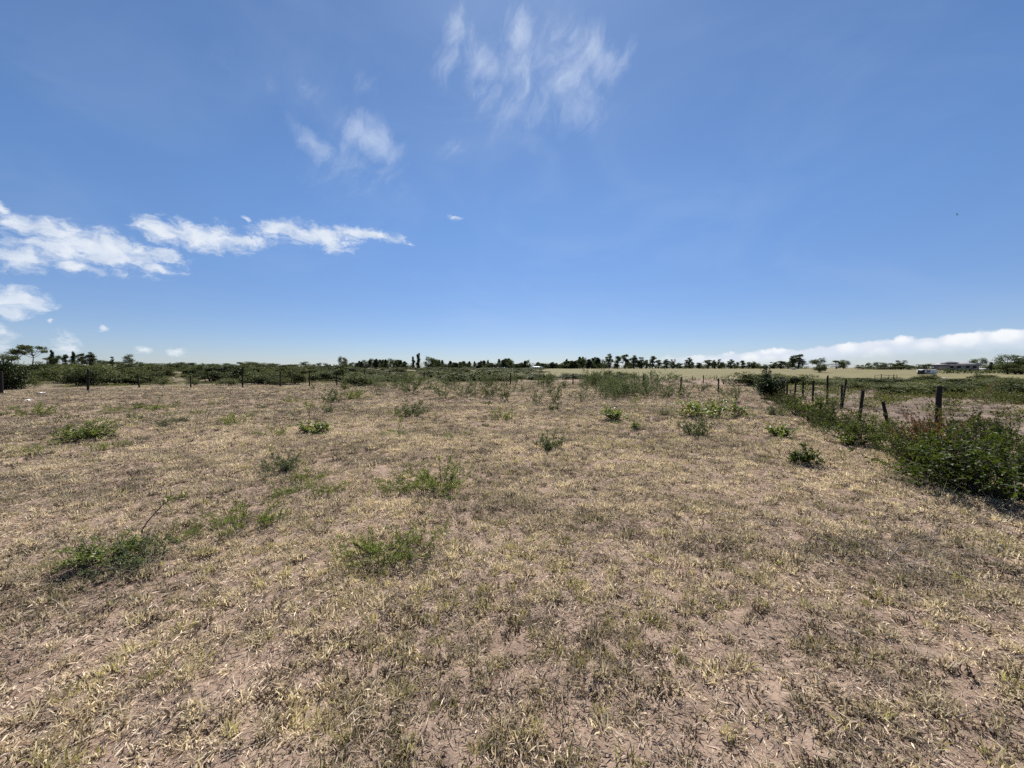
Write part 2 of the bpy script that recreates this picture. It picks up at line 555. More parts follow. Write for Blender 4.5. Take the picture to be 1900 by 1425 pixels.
def ground_material():
    m, N, out = new_mat('dry_earth')
    g = N.add('ShaderNodeNewGeometry')
    P = g.outputs['Position']
    def A(nm):
        return N.add('ShaderNodeAttribute', attribute_name=nm).outputs['Fac']
    n1 = N.noise(P, 0.9, 6.0, 0.6)
    n2 = N.noise(P, 9.0, 6.0, 0.65)
    n3 = N.noise(P, 60.0, 4.0, 0.7)
    n4 = N.noise(P, 240.0, 2.0, 0.6)
    soil = N.mix(N.mapr(n2, .3, .7), (.205, .144, .108), (.355, .258, .196))
    soil = N.mix(N.math('MULTIPLY', N.mapr(n3, .5, .72), .7), soil, (.44, .345, .262))
    soil = N.mix(N.math('MULTIPLY', N.mapr(n1, .42, .66), .45), soil, (.275, .192, .14))
    soil = N.mix(N.math('MULTIPLY', N.mapr(n4, .55, .7), .35), soil, (.12, .085, .065))
    # matted dry grass read as colour where single blades are too far away
    mat_ = N.mix(N.mapr(N.noise(P, 4.5, 7.0, .7), .34, .66), (.135, .094, .070), (.275, .202, .148))
    soil = N.mix(A('matted'), soil, mat_)
    und = N.mix(N.mapr(N.noise(P, 0.55, 6.0, .65), .35, .65), (.075, .072, .034), (.235, .185, .12))
    soil = N.mix(A('under'), soil, und)
    wv_ = N.add('ShaderNodeTexWave', wave_type='BANDS', bands_direction='X')
    N.l.new(N.mapping(P, rot=(0, 0, R(-24))), wv_.inputs['Vector'])
    wv_.inputs['Scale'].default_value = 0.10
    wv_.inputs['Distortion'].default_value = 2.5
    wv_.inputs['Detail'].default_value = 3.0
    fl = N.mix(N.mapr(N.noise(P, .22, 7.0, .7), .3, .7), (.108, .097, .047), (.180, .158, .081))
    fl = N.mix(N.math('MULTIPLY', wv_.outputs['Fac'], .25), fl, (.235, .205, .112))
    fl = N.mix(N.math('MULTIPLY', N.mapr(N.noise(N.mapping(P, scale=(.15, 1, 1)), .12, 4.0, .6), .5, .7), .5), fl, (.105, .10, .046))
    soil = N.mix(A('field'), soil, fl)
    br = N.mix(N.mapr(N.noise(N.mapping(P, rot=(0, 0, R(-26)), scale=(1, .35, 1)), 1.6, 6.0, .65), .35, .65), (.105, .078, .060), (.205, .155, .120))
    soil = N.mix(A('bare'), soil, br)
    p = N.add('ShaderNodeBsdfPrincipled')
    N.l.new(soil, p.inputs['Base Color'])
    p.inputs['Roughness'].default_value = .95
    p.inputs['Specular IOR Level'].default_value = .12
    hgt = N.math('ADD', N.math('MULTIPLY', n2, .6), N.math('ADD', N.math('MULTIPLY', n3, .35), N.math('MULTIPLY', n4, .12)))
    b = N.add('ShaderNodeBump')
    b.inputs['Strength'].default_value = .9
    b.inputs['Distance'].default_value = .035
    N.l.new(hgt, b.inputs['Height'])
    N.l.new(b.outputs[0], p.inputs['Normal'])
    N.l.new(p.outputs[0], out.inputs['Surface'])
    return m


# ------------------------------------------------------------------ ground
def zones(x, y):
    """how much of each cover lies at a point: undergrowth, mown field, bare strip, matted grass"""
    x, y = np.asarray(x, float), np.asarray(y, float)
    wob = 5.0 * (fbm(x, y, 1 / 9.0, 3, 21) - .5)
    wob2 = 14.0 * (fbm(x, y, 1 / 25.0, 2, 22) - .5)
    s = x - right_fence_x(y)
    ratio = x / np.maximum(y, 1.0)
    beyond_back = sstep(-2, 2, y - back_line(x) + 0.4 * wob)
    left = beyond_back * sstep(.16, -.02, ratio + .01 * wob) * (.35 + .65 * sstep(4, 14, y - back_line(x) + wob))
    field_edge = np.where(ratio > .55, 66.0, 50.0 + 9.0 * np.clip(ratio, 0, .6) / .55)
    fieldm = sstep(-2.0, 2.0, y - field_edge + .35 * wob) * sstep(.03, .075, ratio) * sstep(400, 260, y)
    right = sstep(.5, 3.0, s + .5 * wob) * (1 - fieldm)
    bare = sstep(.2, 1.0, s) * sstep(8.5, 5.5, s + .9 * wob) * sstep(40, 26, y)
    under = np.clip(left + right * (1 - .85 * bare) + sstep(260, 320, y), 0, 1) * (1 - fieldm)
    matted = sstep(9, 24, np.hypot(x, y)) * .9
    return under, fieldm, bare * (1 - fieldm), matted


def back_line(x):
    x = np.asarray(x, float)
    return np.interp(x, [-60, -28, -26, -20, -12, -8, 0, 8, 13, 22], [20, 24, 27.5, 30, 31, 33, 37, 31, 25, 24])


def build_ground():
    rings = [0.0]
    r, step = 0.25, 0.035
    rr = []
    while r < 6000:
        rr.append(r)
        r += max(0.03, r * 0.0145 if r > 2.2 else 0.032)
    rr = np.array(rr)
    fine = np.linspace(-R(66), R(66), 620)
    coarse = np.linspace(R(66), 2 * np.pi - R(66), 150)[1:-1]
    aa = np.concatenate([fine, coarse])
    na, nr = len(aa), len(rr)
    X = rr[:, None] * np.sin(aa)[None]
    Y = rr[:, None] * np.cos(aa)[None]
    Z = terrain(X, Y) + micro(X, Y)
    V = np.concatenate([[[0, 0, ground_z(0., 0.)]], np.stack([X, Y, Z], -1).reshape(-1, 3)])
    i = 1 + np.arange(nr - 1)[:, None] * na + np.arange(na)[None]
    j = 1 + np.arange(nr - 1)[:, None] * na + (np.arange(na)[None] + 1) % na
    Q = np.stack([i, i + na, j + na, j], -1).reshape(-1, 4)
    k = np.arange(na)
    T = np.stack([np.zeros(na, int), 1 + k, 1 + (k + 1) % na], -1)
    u, f, b, mt = zones(V[:, 0], V[:, 1])
    me = mesh_np('ground', V, [Q, T], [ground_material()], attrs={'under': u, 'field': f, 'bare': b, 'matted': mt}, smooth=True)
    # make sure normals look up
    if me.polygons[10].normal.z < 0:
        me.flip_normals()
    tag(obj('ground', me), kind='structure')


build_ground()

# ------------------------------------------------------------------ instanced ground cover ("stuff")
def scatter(name, sources, mats, P, rot, scl, vid, tint, label, cat):
    """one object: its mesh holds the source clumps and the scatter points; nodes put a clump on each point"""
    Vs, Ts, mi, colr, sv, base = [], [], [], [], [], 0
    for k, (V, T, mt, c) in enumerate(sources):
        Vs.append(V); Ts.append(np.asarray(T) + base); mi.append(mt); colr.append(c); sv.append(np.full(len(V), k))
        base += len(V)
    n = len(P)
    V = np.concatenate(Vs + [P])
    z1, zn = np.zeros(base), np.zeros(n)
    me = mesh_np(name, V, [np.concatenate(Ts)], mats, np.concatenate(mi), attrs={
        'src': np.concatenate([np.ones(base, int), np.zeros(n, int)]),
        'vid': np.concatenate(sv + [np.asarray(vid)]).astype(int),
        'col': np.concatenate(colr + [zn]),
        'tint': np.concatenate([z1, tint]),
        'rot': np.concatenate([np.zeros((base, 3)), rot]),
        'scl': np.concatenate([np.zeros((base, 3)), scl])})
    o = obj(name, me)
    ng = bpy.data.node_groups.new(name + '_nodes', 'GeometryNodeTree')
    ng.interface.new_socket('Geometry', in_out='INPUT', socket_type='NodeSocketGeometry')
    ng.interface.new_socket('Geometry', in_out='OUTPUT', socket_type='NodeSocketGeometry')
    nn, ll = ng.nodes, ng.links
    gi, go = nn.new('NodeGroupInput'), nn.new('NodeGroupOutput')
    def attr(nm, dt):
        a = nn.new('GeometryNodeInputNamedAttribute')
        a.data_type = dt
        a.inputs['Name'].default_value = nm
        return [s for s in a.outputs if s.enabled and s.name == 'Attribute'][0]
    sepg = nn.new('GeometryNodeSeparateGeometry')
    sepg.domain = 'POINT'
    ll.new(gi.outputs[0], sepg.inputs['Geometry'])
    ll.new(attr('src', 'INT'), sepg.inputs['Selection'])
    sp = nn.new('GeometryNodeSplitToInstances')
    sp.domain = 'POINT'
    ll.new(sepg.outputs['Selection'], sp.inputs['Geometry'])
    ll.new(attr('vid', 'INT'), sp.inputs['Group ID'])
    ip = nn.new('GeometryNodeInstanceOnPoints')
    ip.inputs['Pick Instance'].default_value = True
    ll.new(sepg.outputs['Inverted'], ip.inputs['Points'])
    ll.new(sp.outputs['Instances'], ip.inputs['Instance'])
    ll.new(attr('vid', 'INT'), ip.inputs['Instance Index'])
    ll.new(attr('rot', 'FLOAT_VECTOR'), ip.inputs['Rotation'])
    ll.new(attr('scl', 'FLOAT_VECTOR'), ip.inputs['Scale'])
    ll.new(ip.outputs[0], go.inputs[0])
    md = o.modifiers.new('scatter', 'NODES')
    md.node_group = ng
    return tag(o, label, cat, kind='stuff')


def blades(rng, n, spread, lmin, lmax, wmin, wmax, lean, curl, z0=0.0):
    """bent grass blades: 2 segments, 5 vertices"""
    a = rng.uniform(0, 2 * np.pi, n)
    rad = spread * np.sqrt(rng.uniform(0, 1, n))
    P = np.stack([np.cos(a) * rad, np.sin(a) * rad, np.full(n, z0)], 1)
    b = a + rng.normal(0, .9, n)
    th = np.clip(np.abs(rng.normal(lean, lean * .5 + .1, n)), 0, 1.5)
    h = np.stack([np.cos(b), np.sin(b), np.zeros(n)], 1)
    L = rng.uniform(lmin, lmax, n)
    d1 = h * np.sin(th)[:, None] + np.array([0, 0, 1.]) * np.cos(th)[:, None]
    th2 = np.clip(th + rng.normal(curl, .4, n), 0, 2.3)
    d2 = h * np.sin(th2)[:, None] + np.array([0, 0, 1.]) * np.cos(th2)[:, None]
    d2 = unit(d2 + rng.normal(0, .25, (n, 3)))
    side = unit(np.cross(d1, rdirs(rng, n)))
    w = rng.uniform(wmin, wmax, n)[:, None]
    M1 = P + d1 * (L * .55)[:, None]
    TP = M1 + d2 * (L * .45)[:, None]
    V = np.stack([P - side * w * .5, P + side * w * .5, M1 + side * w * .45, M1 - side * w * .45, TP], 1).reshape(-1, 3)
    V[:, 2] = np.maximum(V[:, 2], 0.001)
    i = np.arange(n)[:, None] * 5
    T = np.concatenate([i + np.array([0, 1, 2]), i + np.array([0, 2, 3]), i + np.array([3, 2, 4])], 1).reshape(-1, 3)
    c = np.repeat(rng.uniform(0, 1, n), 5)
    return V, T, c


def litter_bits(rng, n, spread, lmin, lmax, wmin, wmax, zmax=.02):
    P = np.stack([rng.normal(0, spread, n), rng.normal(0, spread, n), rng.uniform(.003, zmax, n)], 1)
    b = rng.uniform(0, 2 * np.pi, n)
    d = unit(np.stack([np.cos(b), np.sin(b), rng.normal(0, .22, n)], 1))
    V, T = leaves(P, d, np.tile([0, 0, 1.], (n, 1)) + rng.normal(0, .5, (n, 3)), rng.uniform(lmin, lmax, n), rng.uniform(wmin, wmax, n), 0.05)
    V[:, 2] = np.maximum(V[:, 2], .001)
    return V, T, np.repeat(rng.uniform(0, 1, n), 4)


def join_src(parts):
    """parts: (V, T, col, material index)"""
    Vs, Ts, Cs, Ms, base = [], [], [], [], 0
    for V, T, c, m in parts:
        Vs.append(V); Ts.append(T + base); Cs.append(c); Ms.append(np.full(len(T), m)); base += len(V)
    return np.concatenate(Vs), np.concatenate(Ts), np.concatenate(Ms), np.concatenate(Cs)


def spread_points(rng, n_try, rmin, rmax, amax, dens):
    """random points in a sector, thinned by dens(x, y) in 0..1, even per area"""
    r = np.sqrt(rng.uniform(rmin ** 2, rmax ** 2, n_try))
    a = rng.uniform(-amax, amax, n_try)
    x, y = r * np.sin(a), r * np.cos(a)
    k = rng.uniform(0, 1, n_try) < dens(x, y)
    return x[k], y[k]


def build_dry_grass():
    rng = np.random.default_rng(11)
    S = []
    ST, LI, DE, GR = 0, 1, 2, 3
    for k in range(6):      # 0-5 cropped straw cushions with dead blades at the heart, darkened as painted shade
        n = (30, 42, 24, 36, 48, 28)[k]
        sp = (.036, .046, .030, .042, .055, .034)[k]
        S.append(join_src([blades(rng, n, sp, .022, .060, .0034, .0064, .60, .45) + (ST,),
                           blades(rng, 18, sp, .012, .030, .005, .009, .8, .4) + (DE,),
                           litter_bits(rng, 6, sp * 1.3, .03, .07, .003, .006) + (LI,)]))
    for k in range(4):      # 6-9 flat litter
        S.append(join_src([litter_bits(rng, 24, .07, .018, .070, .003, .007, .016) + (LI,),
                           litter_bits(rng, 12, .07, .015, .050, .003, .008, .010) + (DE,)]))
    for k in range(3):      # 10-12 cushions with some green left
        S.append(join_src([blades(rng, 26, .045, .025, .070, .0035, .0062, .6, .45) + (GR,),
                           blades(rng, 14, .05, .02, .06, .0035, .006, .7, .5) + (ST,),
                           blades(rng, 12, .045, .012, .03, .005, .008, .8, .4) + (DE,)]))
    for k in range(3):      # 13-15 brown dead cushions
        S.append(join_src([blades(rng, 40, .045, .015, .045, .004, .008, .75, .45) + (DE,),
                           blades(rng, 9, .05, .02, .06, .003, .006, .6, .5) + (ST,)]))
    for k in range(3):      # 16-18 long bleached stalks
        S.append(join_src([blades(rng, 3, .04, .09, .20, .003, .0042, .85, .12) + (LI,),
                           litter_bits(rng, 4, .08, .05, .11, .002, .003, .015) + (LI,)]))

    def clump(x, y):
        return np.clip(.25 * fbm(x, y, 1.3, 2, 31) + .75 * fbm(x, y, 4.2, 3, 41), 0, 1)

    def in_plot(x, y):
        s = x - right_fence_x(y)
        return sstep(1.2, -.3, s) * sstep(13.0, 7.0, y - back_line(x))

    def draw(rings, dens):
        xs, ys = [], []
        for (r0, r1, per) in rings:
            amax = R(76)
            x, y = spread_points(rng, int(amax * (r1 * r1 - r0 * r0) * per), r0, r1, amax, lambda a, b: dens(a, b) * in_plot(a, b))
            xs.append(x); ys.append(y)
        return np.concatenate(xs), np.concatenate(ys)

    x, y = draw(((.3, 5.0, 320), (5.0, 10.0, 185), (10.0, 18.0, 88), (18.0, 44.0, 30)), lambda a, b: sstep(.37, .53, clump(a, b)) * .76 + .24)
    xl, yl = draw(((.3, 5.0, 200), (5.0, 10.0, 110), (10.0, 18.0, 46), (18.0, 44.0, 12)), lambda a, b: .55 + .45 * fbm(a, b, 2.5, 2, 45))
    nt, nl = len(x), len(xl)
    vid = rng.integers(0, 6, nt)
    gr = rng.uniform(0, 1, nt) < (.03 + .16 * sstep(.52, .68, fbm(x, y, .45, 3, 51)) + .12 * sstep(6, 2.5, np.hypot(x, y)))
    vid[gr] = rng.integers(10, 13, gr.sum())
    de = rng.uniform(0, 1, nt) < (.12 + .22 * sstep(.48, .62, fbm(x, y, 2.6, 3, 61)) + .30 * sstep(6, 20, np.hypot(x, y)))
    vid[de] = rng.integers(13, 16, de.sum())
    stk = rng.uniform(0, 1, nt) < .05
    vid[stk] = rng.integers(16, 19, stk.sum())
    vid = np.concatenate([vid, rng.integers(6, 10, nl)])
    x, y = np.concatenate([x, xl]), np.concatenate([y, yl])
    n = nt + nl
    d = np.hypot(x, y)
    z = terrain(x, y) + micro(x, y) - .003
    P = np.stack([x, y, z], 1)
    base = rng.uniform(.65, 1.45, n) * np.interp(d, [0, 3, 8, 18, 44], [.74, .80, 1.06, 1.55, 2.2])
    scl = np.stack([base, base, base * rng.uniform(.85, 1.6, n) * np.interp(d, [0, 10, 20, 44], [1.0, 1.0, .8, .55])], 1)
    rot = np.stack([rng.normal(0, .10, n), rng.normal(0, .10, n), rng.uniform(0, 6.283, n)], 1)
    tint = np.clip(.58 - .20 * sstep(7, 22, d) + .6 * (fbm(x, y, .6, 3, 71) - .5) + .8 * (fbm(x, y, 1.8, 3, 66) - .5) + rng.normal(0, .24, n), 0, 1)
    scatter('dry_grass', S, [M['straw'], M['litter'], M['shaded_deadgrass'], M['greengrass']], P, rot, scl, vid, tint,
            'short dry straw coloured grass and litter covering the open plot', 'grass')
    print('dry grass', n)


def build_weeds():
    """low green herbs beyond the fences"""
    rng = np.random.default_rng(12)
    S = []
    for k in range(7):
        n = 90 if k < 5 else 6
        P = np.stack([rng.normal(0, .16, n), rng.normal(0, .16, n), np.abs(rng.normal(0, .14, n)) + .01], 1)
        d = unit(P * np.array([1, 1, .8]) + rng.normal(0, .12, (n, 3)) + np.array([0, 0, .12]))
        V, T = leaves(P, d, rdirs(rng, n), rng.uniform(.05, .12, n), rng.uniform(.025, .055, n))
        V[:, 2] = np.maximum(V[:, 2], .002)
        p = [(V, T, np.repeat(rng.uniform(0, 1, n), 4), 0), blades(rng, 26, .2, .08, .26, .006, .011, .5, .35) + (1 if k < 3 else 2,)] + ([blades(rng, 40, .18, .06, .22, .006, .011, .6, .35) + (2,)] if k >= 5 else [])
        S.append(join_src(p))

    def dens(x, y):
        u, f, b, m = zones(x, y)
        return u * (.14 + .86 * sstep(.42, .58, fbm(x, y, .2, 4, 81))) * sstep(1, 4, y) * (1 - .92 * b) * np.where(x / np.maximum(y, 1) < .2, .3 * sstep(5, 16, y - back_line(x)), 1.0) + .10 * b

    xs, ys = [], []
    for (r0, r1, per) in ((8, 25, 18), (25, 50, 9), (50, 110, 3.2)):
        amax = R(66)
        x, y = spread_points(rng, int(amax * (r1 * r1 - r0 * r0) * per), r0, r1, amax, dens)
        xs.append(x); ys.append(y)
    x, y = np.concatenate(xs), np.concatenate(ys)
    n = len(x)
    d = np.hypot(x, y)
    P = np.stack([x, y, terrain(x, y) - .01], 1)
    base = rng.uniform(.6, 1.3, n) * np.interp(d, [8, 25, 50, 110], [.75, 1.0, 1.4, 2.4])
    scl = np.stack([base, base, base * rng.uniform(.6, 1.3, n) * np.interp(d, [8, 30, 50, 110], [1, .7, .38, .25])], 1)
    rot = np.stack([np.zeros(n), np.zeros(n), rng.uniform(0, 6.283, n)], 1)
    tint = np.clip(.45 + 1.4 * (fbm(x, y, .12, 3, 91) - .5) + rng.normal(0, .15, n), 0, 1)
    scatter('low_weeds', S, [M['weed'], M['greengrass'], M['shaded_deadgrass']], P, rot, scl, np.where(rng.uniform(0, 1, n) < .25 + .45 * sstep(.5, .62, fbm(x, y, .15, 3, 95)), rng.integers(5, 7, n), rng.integers(0, 5, n)), tint,
            'low green weeds and rank grass beyond the wire fences', 'weeds')
    print('weeds', n)


build_dry_grass()
build_weeds()

# ------------------------------------------------------------------ plant prototypes: (stem mesh, foliage mesh, width, height)
def bend_line(rng, p0, d0, L, k=6, wander=.12, grav=0.0):
    pts = [np.array(p0, float)]
    d = unit(d0)
    for _ in range(k - 1):
        d = unit(d + rng.normal(0, wander, 3) + np.array([0, 0, grav]))
        pts.append(pts[-1] + d * L / (k - 1))
    return np.array(pts)


def along(pts, t):
    t = np.asarray(t) * (len(pts) - 1)
    i = np.clip(t.astype(int), 0, len(pts) - 2)
    f = (t - i)[:, None]
    return pts[i] * (1 - f) + pts[i + 1] * f, unit(pts[i + 1] - pts[i])


PROTO_N = [0]


def finish(name, lines, LV, fol_mat, stem_mat, rng, sides=4, extra=None):
    """lines -> stem mesh; LV = list of (V, T) leaf sets -> foliage mesh"""
    PROTO_N[0] += 1
    sv, sq = tube_set(lines, sides)
    sv[:, 2] = np.maximum(sv[:, 2], -.02)
    stem = mesh_np(name + '_stems', sv, [sq], [stem_mat], smooth=True)
    if not LV:
        wd = np.percentile(np.abs(sv[:, :2]), 99) * 2
        return dict(stem=stem, fol=None, w=wd, h=sv[:, 2].max())
    Vs, Ts, Cs, base = [], [], [], 0
    for V, T in LV:
        Vs.append(V); Ts.append(T + base); base += len(V)
        Cs.append(np.repeat(rng.uniform(0, 1, len(V) // 4), 4))
    V = np.concatenate(Vs)
    V[:, 2] = np.maximum(V[:, 2], .004)
    fol = mesh_np(name + '_foliage', V, [np.concatenate(Ts)], [fol_mat], attrs={'col': np.concatenate(Cs)})
    wd = np.percentile(np.abs(V[:, :2]), 97) * 2
    return dict(stem=stem, fol=fol, w=wd, h=np.percentile(V[:, 2], 99))


def feathery(seed, mat='feather', n_stem=24, L=.42, up=.55, leafl=.024, dens=1.0, wood='twig'):
    rng = np.random.default_rng(seed)
    lines, LV = [], []
    for s in range(n_stem):
        a = rng.uniform(0, 6.283)
        e = np.clip(rng.normal(up, .3), .08, 1.35)
        d = np.array([math.cos(a) * math.cos(e), math.sin(a) * math.cos(e), math.sin(e)])
        ln = L * rng.uniform(.55, 1.15)
        pts = bend_line(rng, (math.cos(a) * .03, math.sin(a) * .03, 0), d, ln, 7, .13, -.02)
        lines.append((pts, np.linspace(.0045, .0014, 7)))
        for b in range(int(11 * dens)):
            t = rng.uniform(.2, 1.0)
            p, dd = along(pts, np.array([t]))
            d2 = unit(dd[0] * .6 + rdirs(rng, 1)[0] * .8 + np.array([0, 0, .25]))
            l2 = ln * rng.uniform(.12, .30)
            tw = bend_line(rng, p[0], d2, l2, 4, .15)
            lines.append((tw, np.linspace(.0018, .0008, 4)))
            m = max(8, int(l2 / leafl * 4.2))
            tt = rng.uniform(.1, 1.0, m)
            pp, d3 = along(tw, tt)
            LV.append(leaves(pp, d3 * .5 + rdirs(rng, m), rdirs(rng, m), rng.uniform(.7, 1.3, m) * leafl, rng.uniform(.26, .44, m) * leafl))
    return finish('feathery_shrub', lines, LV, M[mat], M[wood], rng, 3)


def leafy(seed, mat='bright', n_stem=24, L=.24, up=.85, leafl=.042, lw=.55, nleaf=13, side=2, wood='twig', wander=.12):
    rng = np.random.default_rng(seed)
    lines, LV = [], []
    for s in range(n_stem):
        a = rng.uniform(0, 6.283)
        e = np.clip(rng.normal(up, .32), .15, 1.5)
        d = np.array([math.cos(a) * math.cos(e), math.sin(a) * math.cos(e), math.sin(e)])
        ln = L * rng.uniform(.55, 1.15)
        r0 = L * .12 * rng.uniform(0, 1)
        pts = bend_line(rng, (math.cos(a) * r0, math.sin(a) * r0, 0), d, ln, 6, wander)
        lines.append((pts, np.linspace(.009 * L + .002, .0015, 6)))
        stems = [(pts, nleaf)]
        for b in range(side):
            p, dd = along(pts, np.array([rng.uniform(.3, .85)]))
            tw = bend_line(rng, p[0], dd[0] + rdirs(rng, 1)[0] * .9 + np.array([0, 0, .2]), ln * rng.uniform(.25, .5), 4, .15)
            lines.append((tw, np.linspace(.003 * L + .001, .001, 4)))
            stems.append((tw, max(4, int(nleaf * .6))))
        for st, m in stems:
            tt = np.clip(rng.uniform(.15, 1.05, m) ** .8, 0, 1)
            pp, d3 = along(st, tt)
            dl = d3 * .55 + rdirs(rng, m) * np.array([1, 1, .55])
            LV.append(leaves(pp, dl, np.tile([0, 0, 1.], (m, 1)) + rng.normal(0, .45, (m, 3)), rng.uniform(.6, 1.25, m) * leafl,
                             rng.uniform(.75, 1.2, m) * leafl * lw, .08, .18))
    return finish('leafy_plant', lines, LV, M[mat], M[wood], rng, 4)


def twigs(seed, n=26, L=.5, mat='dry_twig', up=.35):
    rng = np.random.default_rng(seed)
    lines = []
    for s in range(n):
        a = rng.uniform(0, 6.283)
        e = np.clip(rng.normal(up, .3), .03, 1.4)
        d = np.array([math.cos(a) * math.cos(e), math.sin(a) * math.cos(e), math.sin(e)])
        ln = L * rng.uniform(.4, 1.1)
        pts = bend_line(rng, (rng.normal(0, .05), rng.normal(0, .05), .005), d, ln, 6, .17, -.02)
        lines.append((pts, np.linspace(.0042, .0015, 6)))
        for b in range(3):
            p, dd = along(pts, np.array([rng.uniform(.25, .9)]))
            lines.append((bend_line(rng, p[0], dd[0] + rdirs(rng, 1)[0] * .9, ln * rng.uniform(.15, .4), 4, .2), np.linspace(.0022, .001, 4)))
    return finish('dead_twigs', lines, [], None, M[mat], rng, 3)


def clump_bush(seed, mat='scrub', H=1.5, Wd=2.2, n_clump=18, leaves_n=2600, leafl=.125, open_base=.12, wood='twig', flat=.75):
    rng = np.random.default_rng(seed)
    lines, LV = [], []
    for c in range(n_clump):
        a = rng.uniform(0, 6.283)
        rr = Wd * .40 * math.sqrt(rng.uniform(0, 1))
        top = H * (1 - .45 * (rr / (Wd * .5)) ** 2) * rng.uniform(.6, 1.05)
        cz = rng.uniform(open_base * H + .12 * H, max(top * .84, open_base * H + .15 * H))
        cen = np.array([math.cos(a) * rr, math.sin(a) * rr, cz])
        rad = np.array([Wd * rng.uniform(.10, .19), Wd * rng.uniform(.10, .19), H * rng.uniform(.10, .19) * flat * 1.3])
        p0 = np.array([math.cos(a) * rr * .15, math.sin(a) * rr * .15, 0])
        mid = p0 * .5 + cen * .5 + np.array([0, 0, .06 * H]) + rng.normal(0, .04 * Wd, 3)
        lines.append((np.array([p0, p0 * .7 + mid * .3, mid, cen, cen + (cen - mid) * .45 + np.array([0, 0, rad[2] * .6])]), np.array([.014, .012, .009, .006, .002]) * H))
        for t in range(3):
            lines.append((np.array([mid * .4 + cen * .6, cen + rdirs(rng, 1)[0] * rad * 1.05]), np.array([.004, .0012]) * H))
        m = int(leaves_n / n_clump * rng.uniform(.6, 1.4))
        v = rdirs(rng, m) * (rng.uniform(.3, 1, m) ** .45)[:, None] * (1 + .25 * rng.normal(size=(m, 1)))
        pp = cen + v * rad
        LV.append(leaves(pp, (v + rdirs(rng, m) * .9) * np.array([1, 1, .5]), rdirs(rng, m) * .8 + np.array([0, 0, 1.0]), rng.uniform(.6, 1.3, m) * leafl, rng.uniform(.45, .7, m) * leafl))
    return finish('bush', lines, LV, M[mat], M[wood], rng, 4)


PLANTS = {
    'feather': [feathery(100 + i) for i in range(4)],
    'feather_low': [feathery(110 + i, up=.25, n_stem=18, L=.42, dens=1.0) for i in range(3)],
    'grey': [feathery(120 + i, 'greyleaf', n_stem=20, L=.40, up=.6, leafl=.03) for i in range(3)],
    'bright': [leafy(130 + i) for i in range(4)],
    'bright_fine': [leafy(135 + i, n_stem=40, L=.27, up=.62, leafl=.027, lw=.55, nleaf=17, side=3) for i in range(2)],
    'bright_row': [leafy(140 + i, n_stem=22, L=.42, up=.9, leafl=.06, nleaf=11) for i in range(3)],
    'glossyweed': [leafy(150 + i, 'glossy', n_stem=20, L=.30, up=.85, leafl=.06, lw=.55, nleaf=15) for i in range(2)],
    'stemweed': [leafy(160 + i, 'bright', n_stem=5, L=.42, up=1.2, leafl=.035, nleaf=8, wander=.2) for i in range(3)],
    'twiggy': [feathery(170 + i, 'greyleaf', n_stem=13, L=.9, up=.85, leafl=.05, dens=.75) for i in range(5)],
    'twiggy_green': [feathery(180 + i, 'shrub', n_stem=14, L=.85, up=.85, leafl=.05, dens=.85) for i in range(4)],
    'bare': [twigs(195 + i, 15, .8, 'twig', 1.05) for i in range(2)],
    'dead': [twigs(190 + i) for i in range(3)],
    'scrub': [clump_bush(200 + i, 'scrub', 1.5, 2.3) for i in range(6)],
    'scrub_dark': [clump_bush(270 + i, 'scrub_dark', 1.6, 2.0) for i in range(4)],
    'scrub_light': [clump_bush(210 + i, 'scrub_light', 1.3, 2.2, 14, 1900, .10) for i in range(5)],
    'darkbush': [clump_bush(220 + i, 'darkleaf', 1.4, 1.3, 24, 4200, .085, .0) for i in range(3)],
    'hedge': [leafy(230 + i, ('glossy', 'hedgeleaf', 'hedgeleaf')[i], n_stem=46, L=.95, up=.72, leafl=.058, lw=.55, nleaf=22, side=5, wander=.16) for i in range(3)],
    'fencebush': [leafy(240 + i, 'hedgeleaf', n_stem=34, L=.75, up=.9, leafl=.055, lw=.5, nleaf=15, side=4, wander=.16) for i in range(3)],
    'thornbush': [feathery(250 + i, 'scrub', n_stem=26, L=.85, up=.75, leafl=.045, dens=1.6) for i in range(3)],
    'rust': [feathery(260 + i, 'rust', n_stem=24, L=.8, up=.85, leafl=.04, dens=1.5) for i in range(2)],
}
PICK = {k: 0 for k in PLANTS}
rnd = random.Random(5)


def put_plant(kind, name, label, cat, x, y, w, h, group=None, rz=None, variant=None, sink=.01):
    protos = PLANTS[kind]
    v = PICK[kind] if variant is None else variant
    PICK[kind] += 1
    p = protos[v % len(protos)]
    sx, sz = w / p['w'], h / p['h']
    o = thing(name, label, cat, (x, y, ground_z(x, y) - sink), rnd.uniform(0, 6.283) if rz is None else rz, (sx, sx, sz), group)
    obj('stems', p['stem'], o)
    if p['fol']:
        obj('foliage', p['fol'], o)
    return o


def plant_px(kind, name, label, cat, px, base_py, w_px, h_px, group=None, **kw):
    x, y = pix_ground(px, base_py)
    k = y / F_PX
    return put_plant(kind, name, label, cat, x, y, w_px * k, h_px * k, group, **kw)


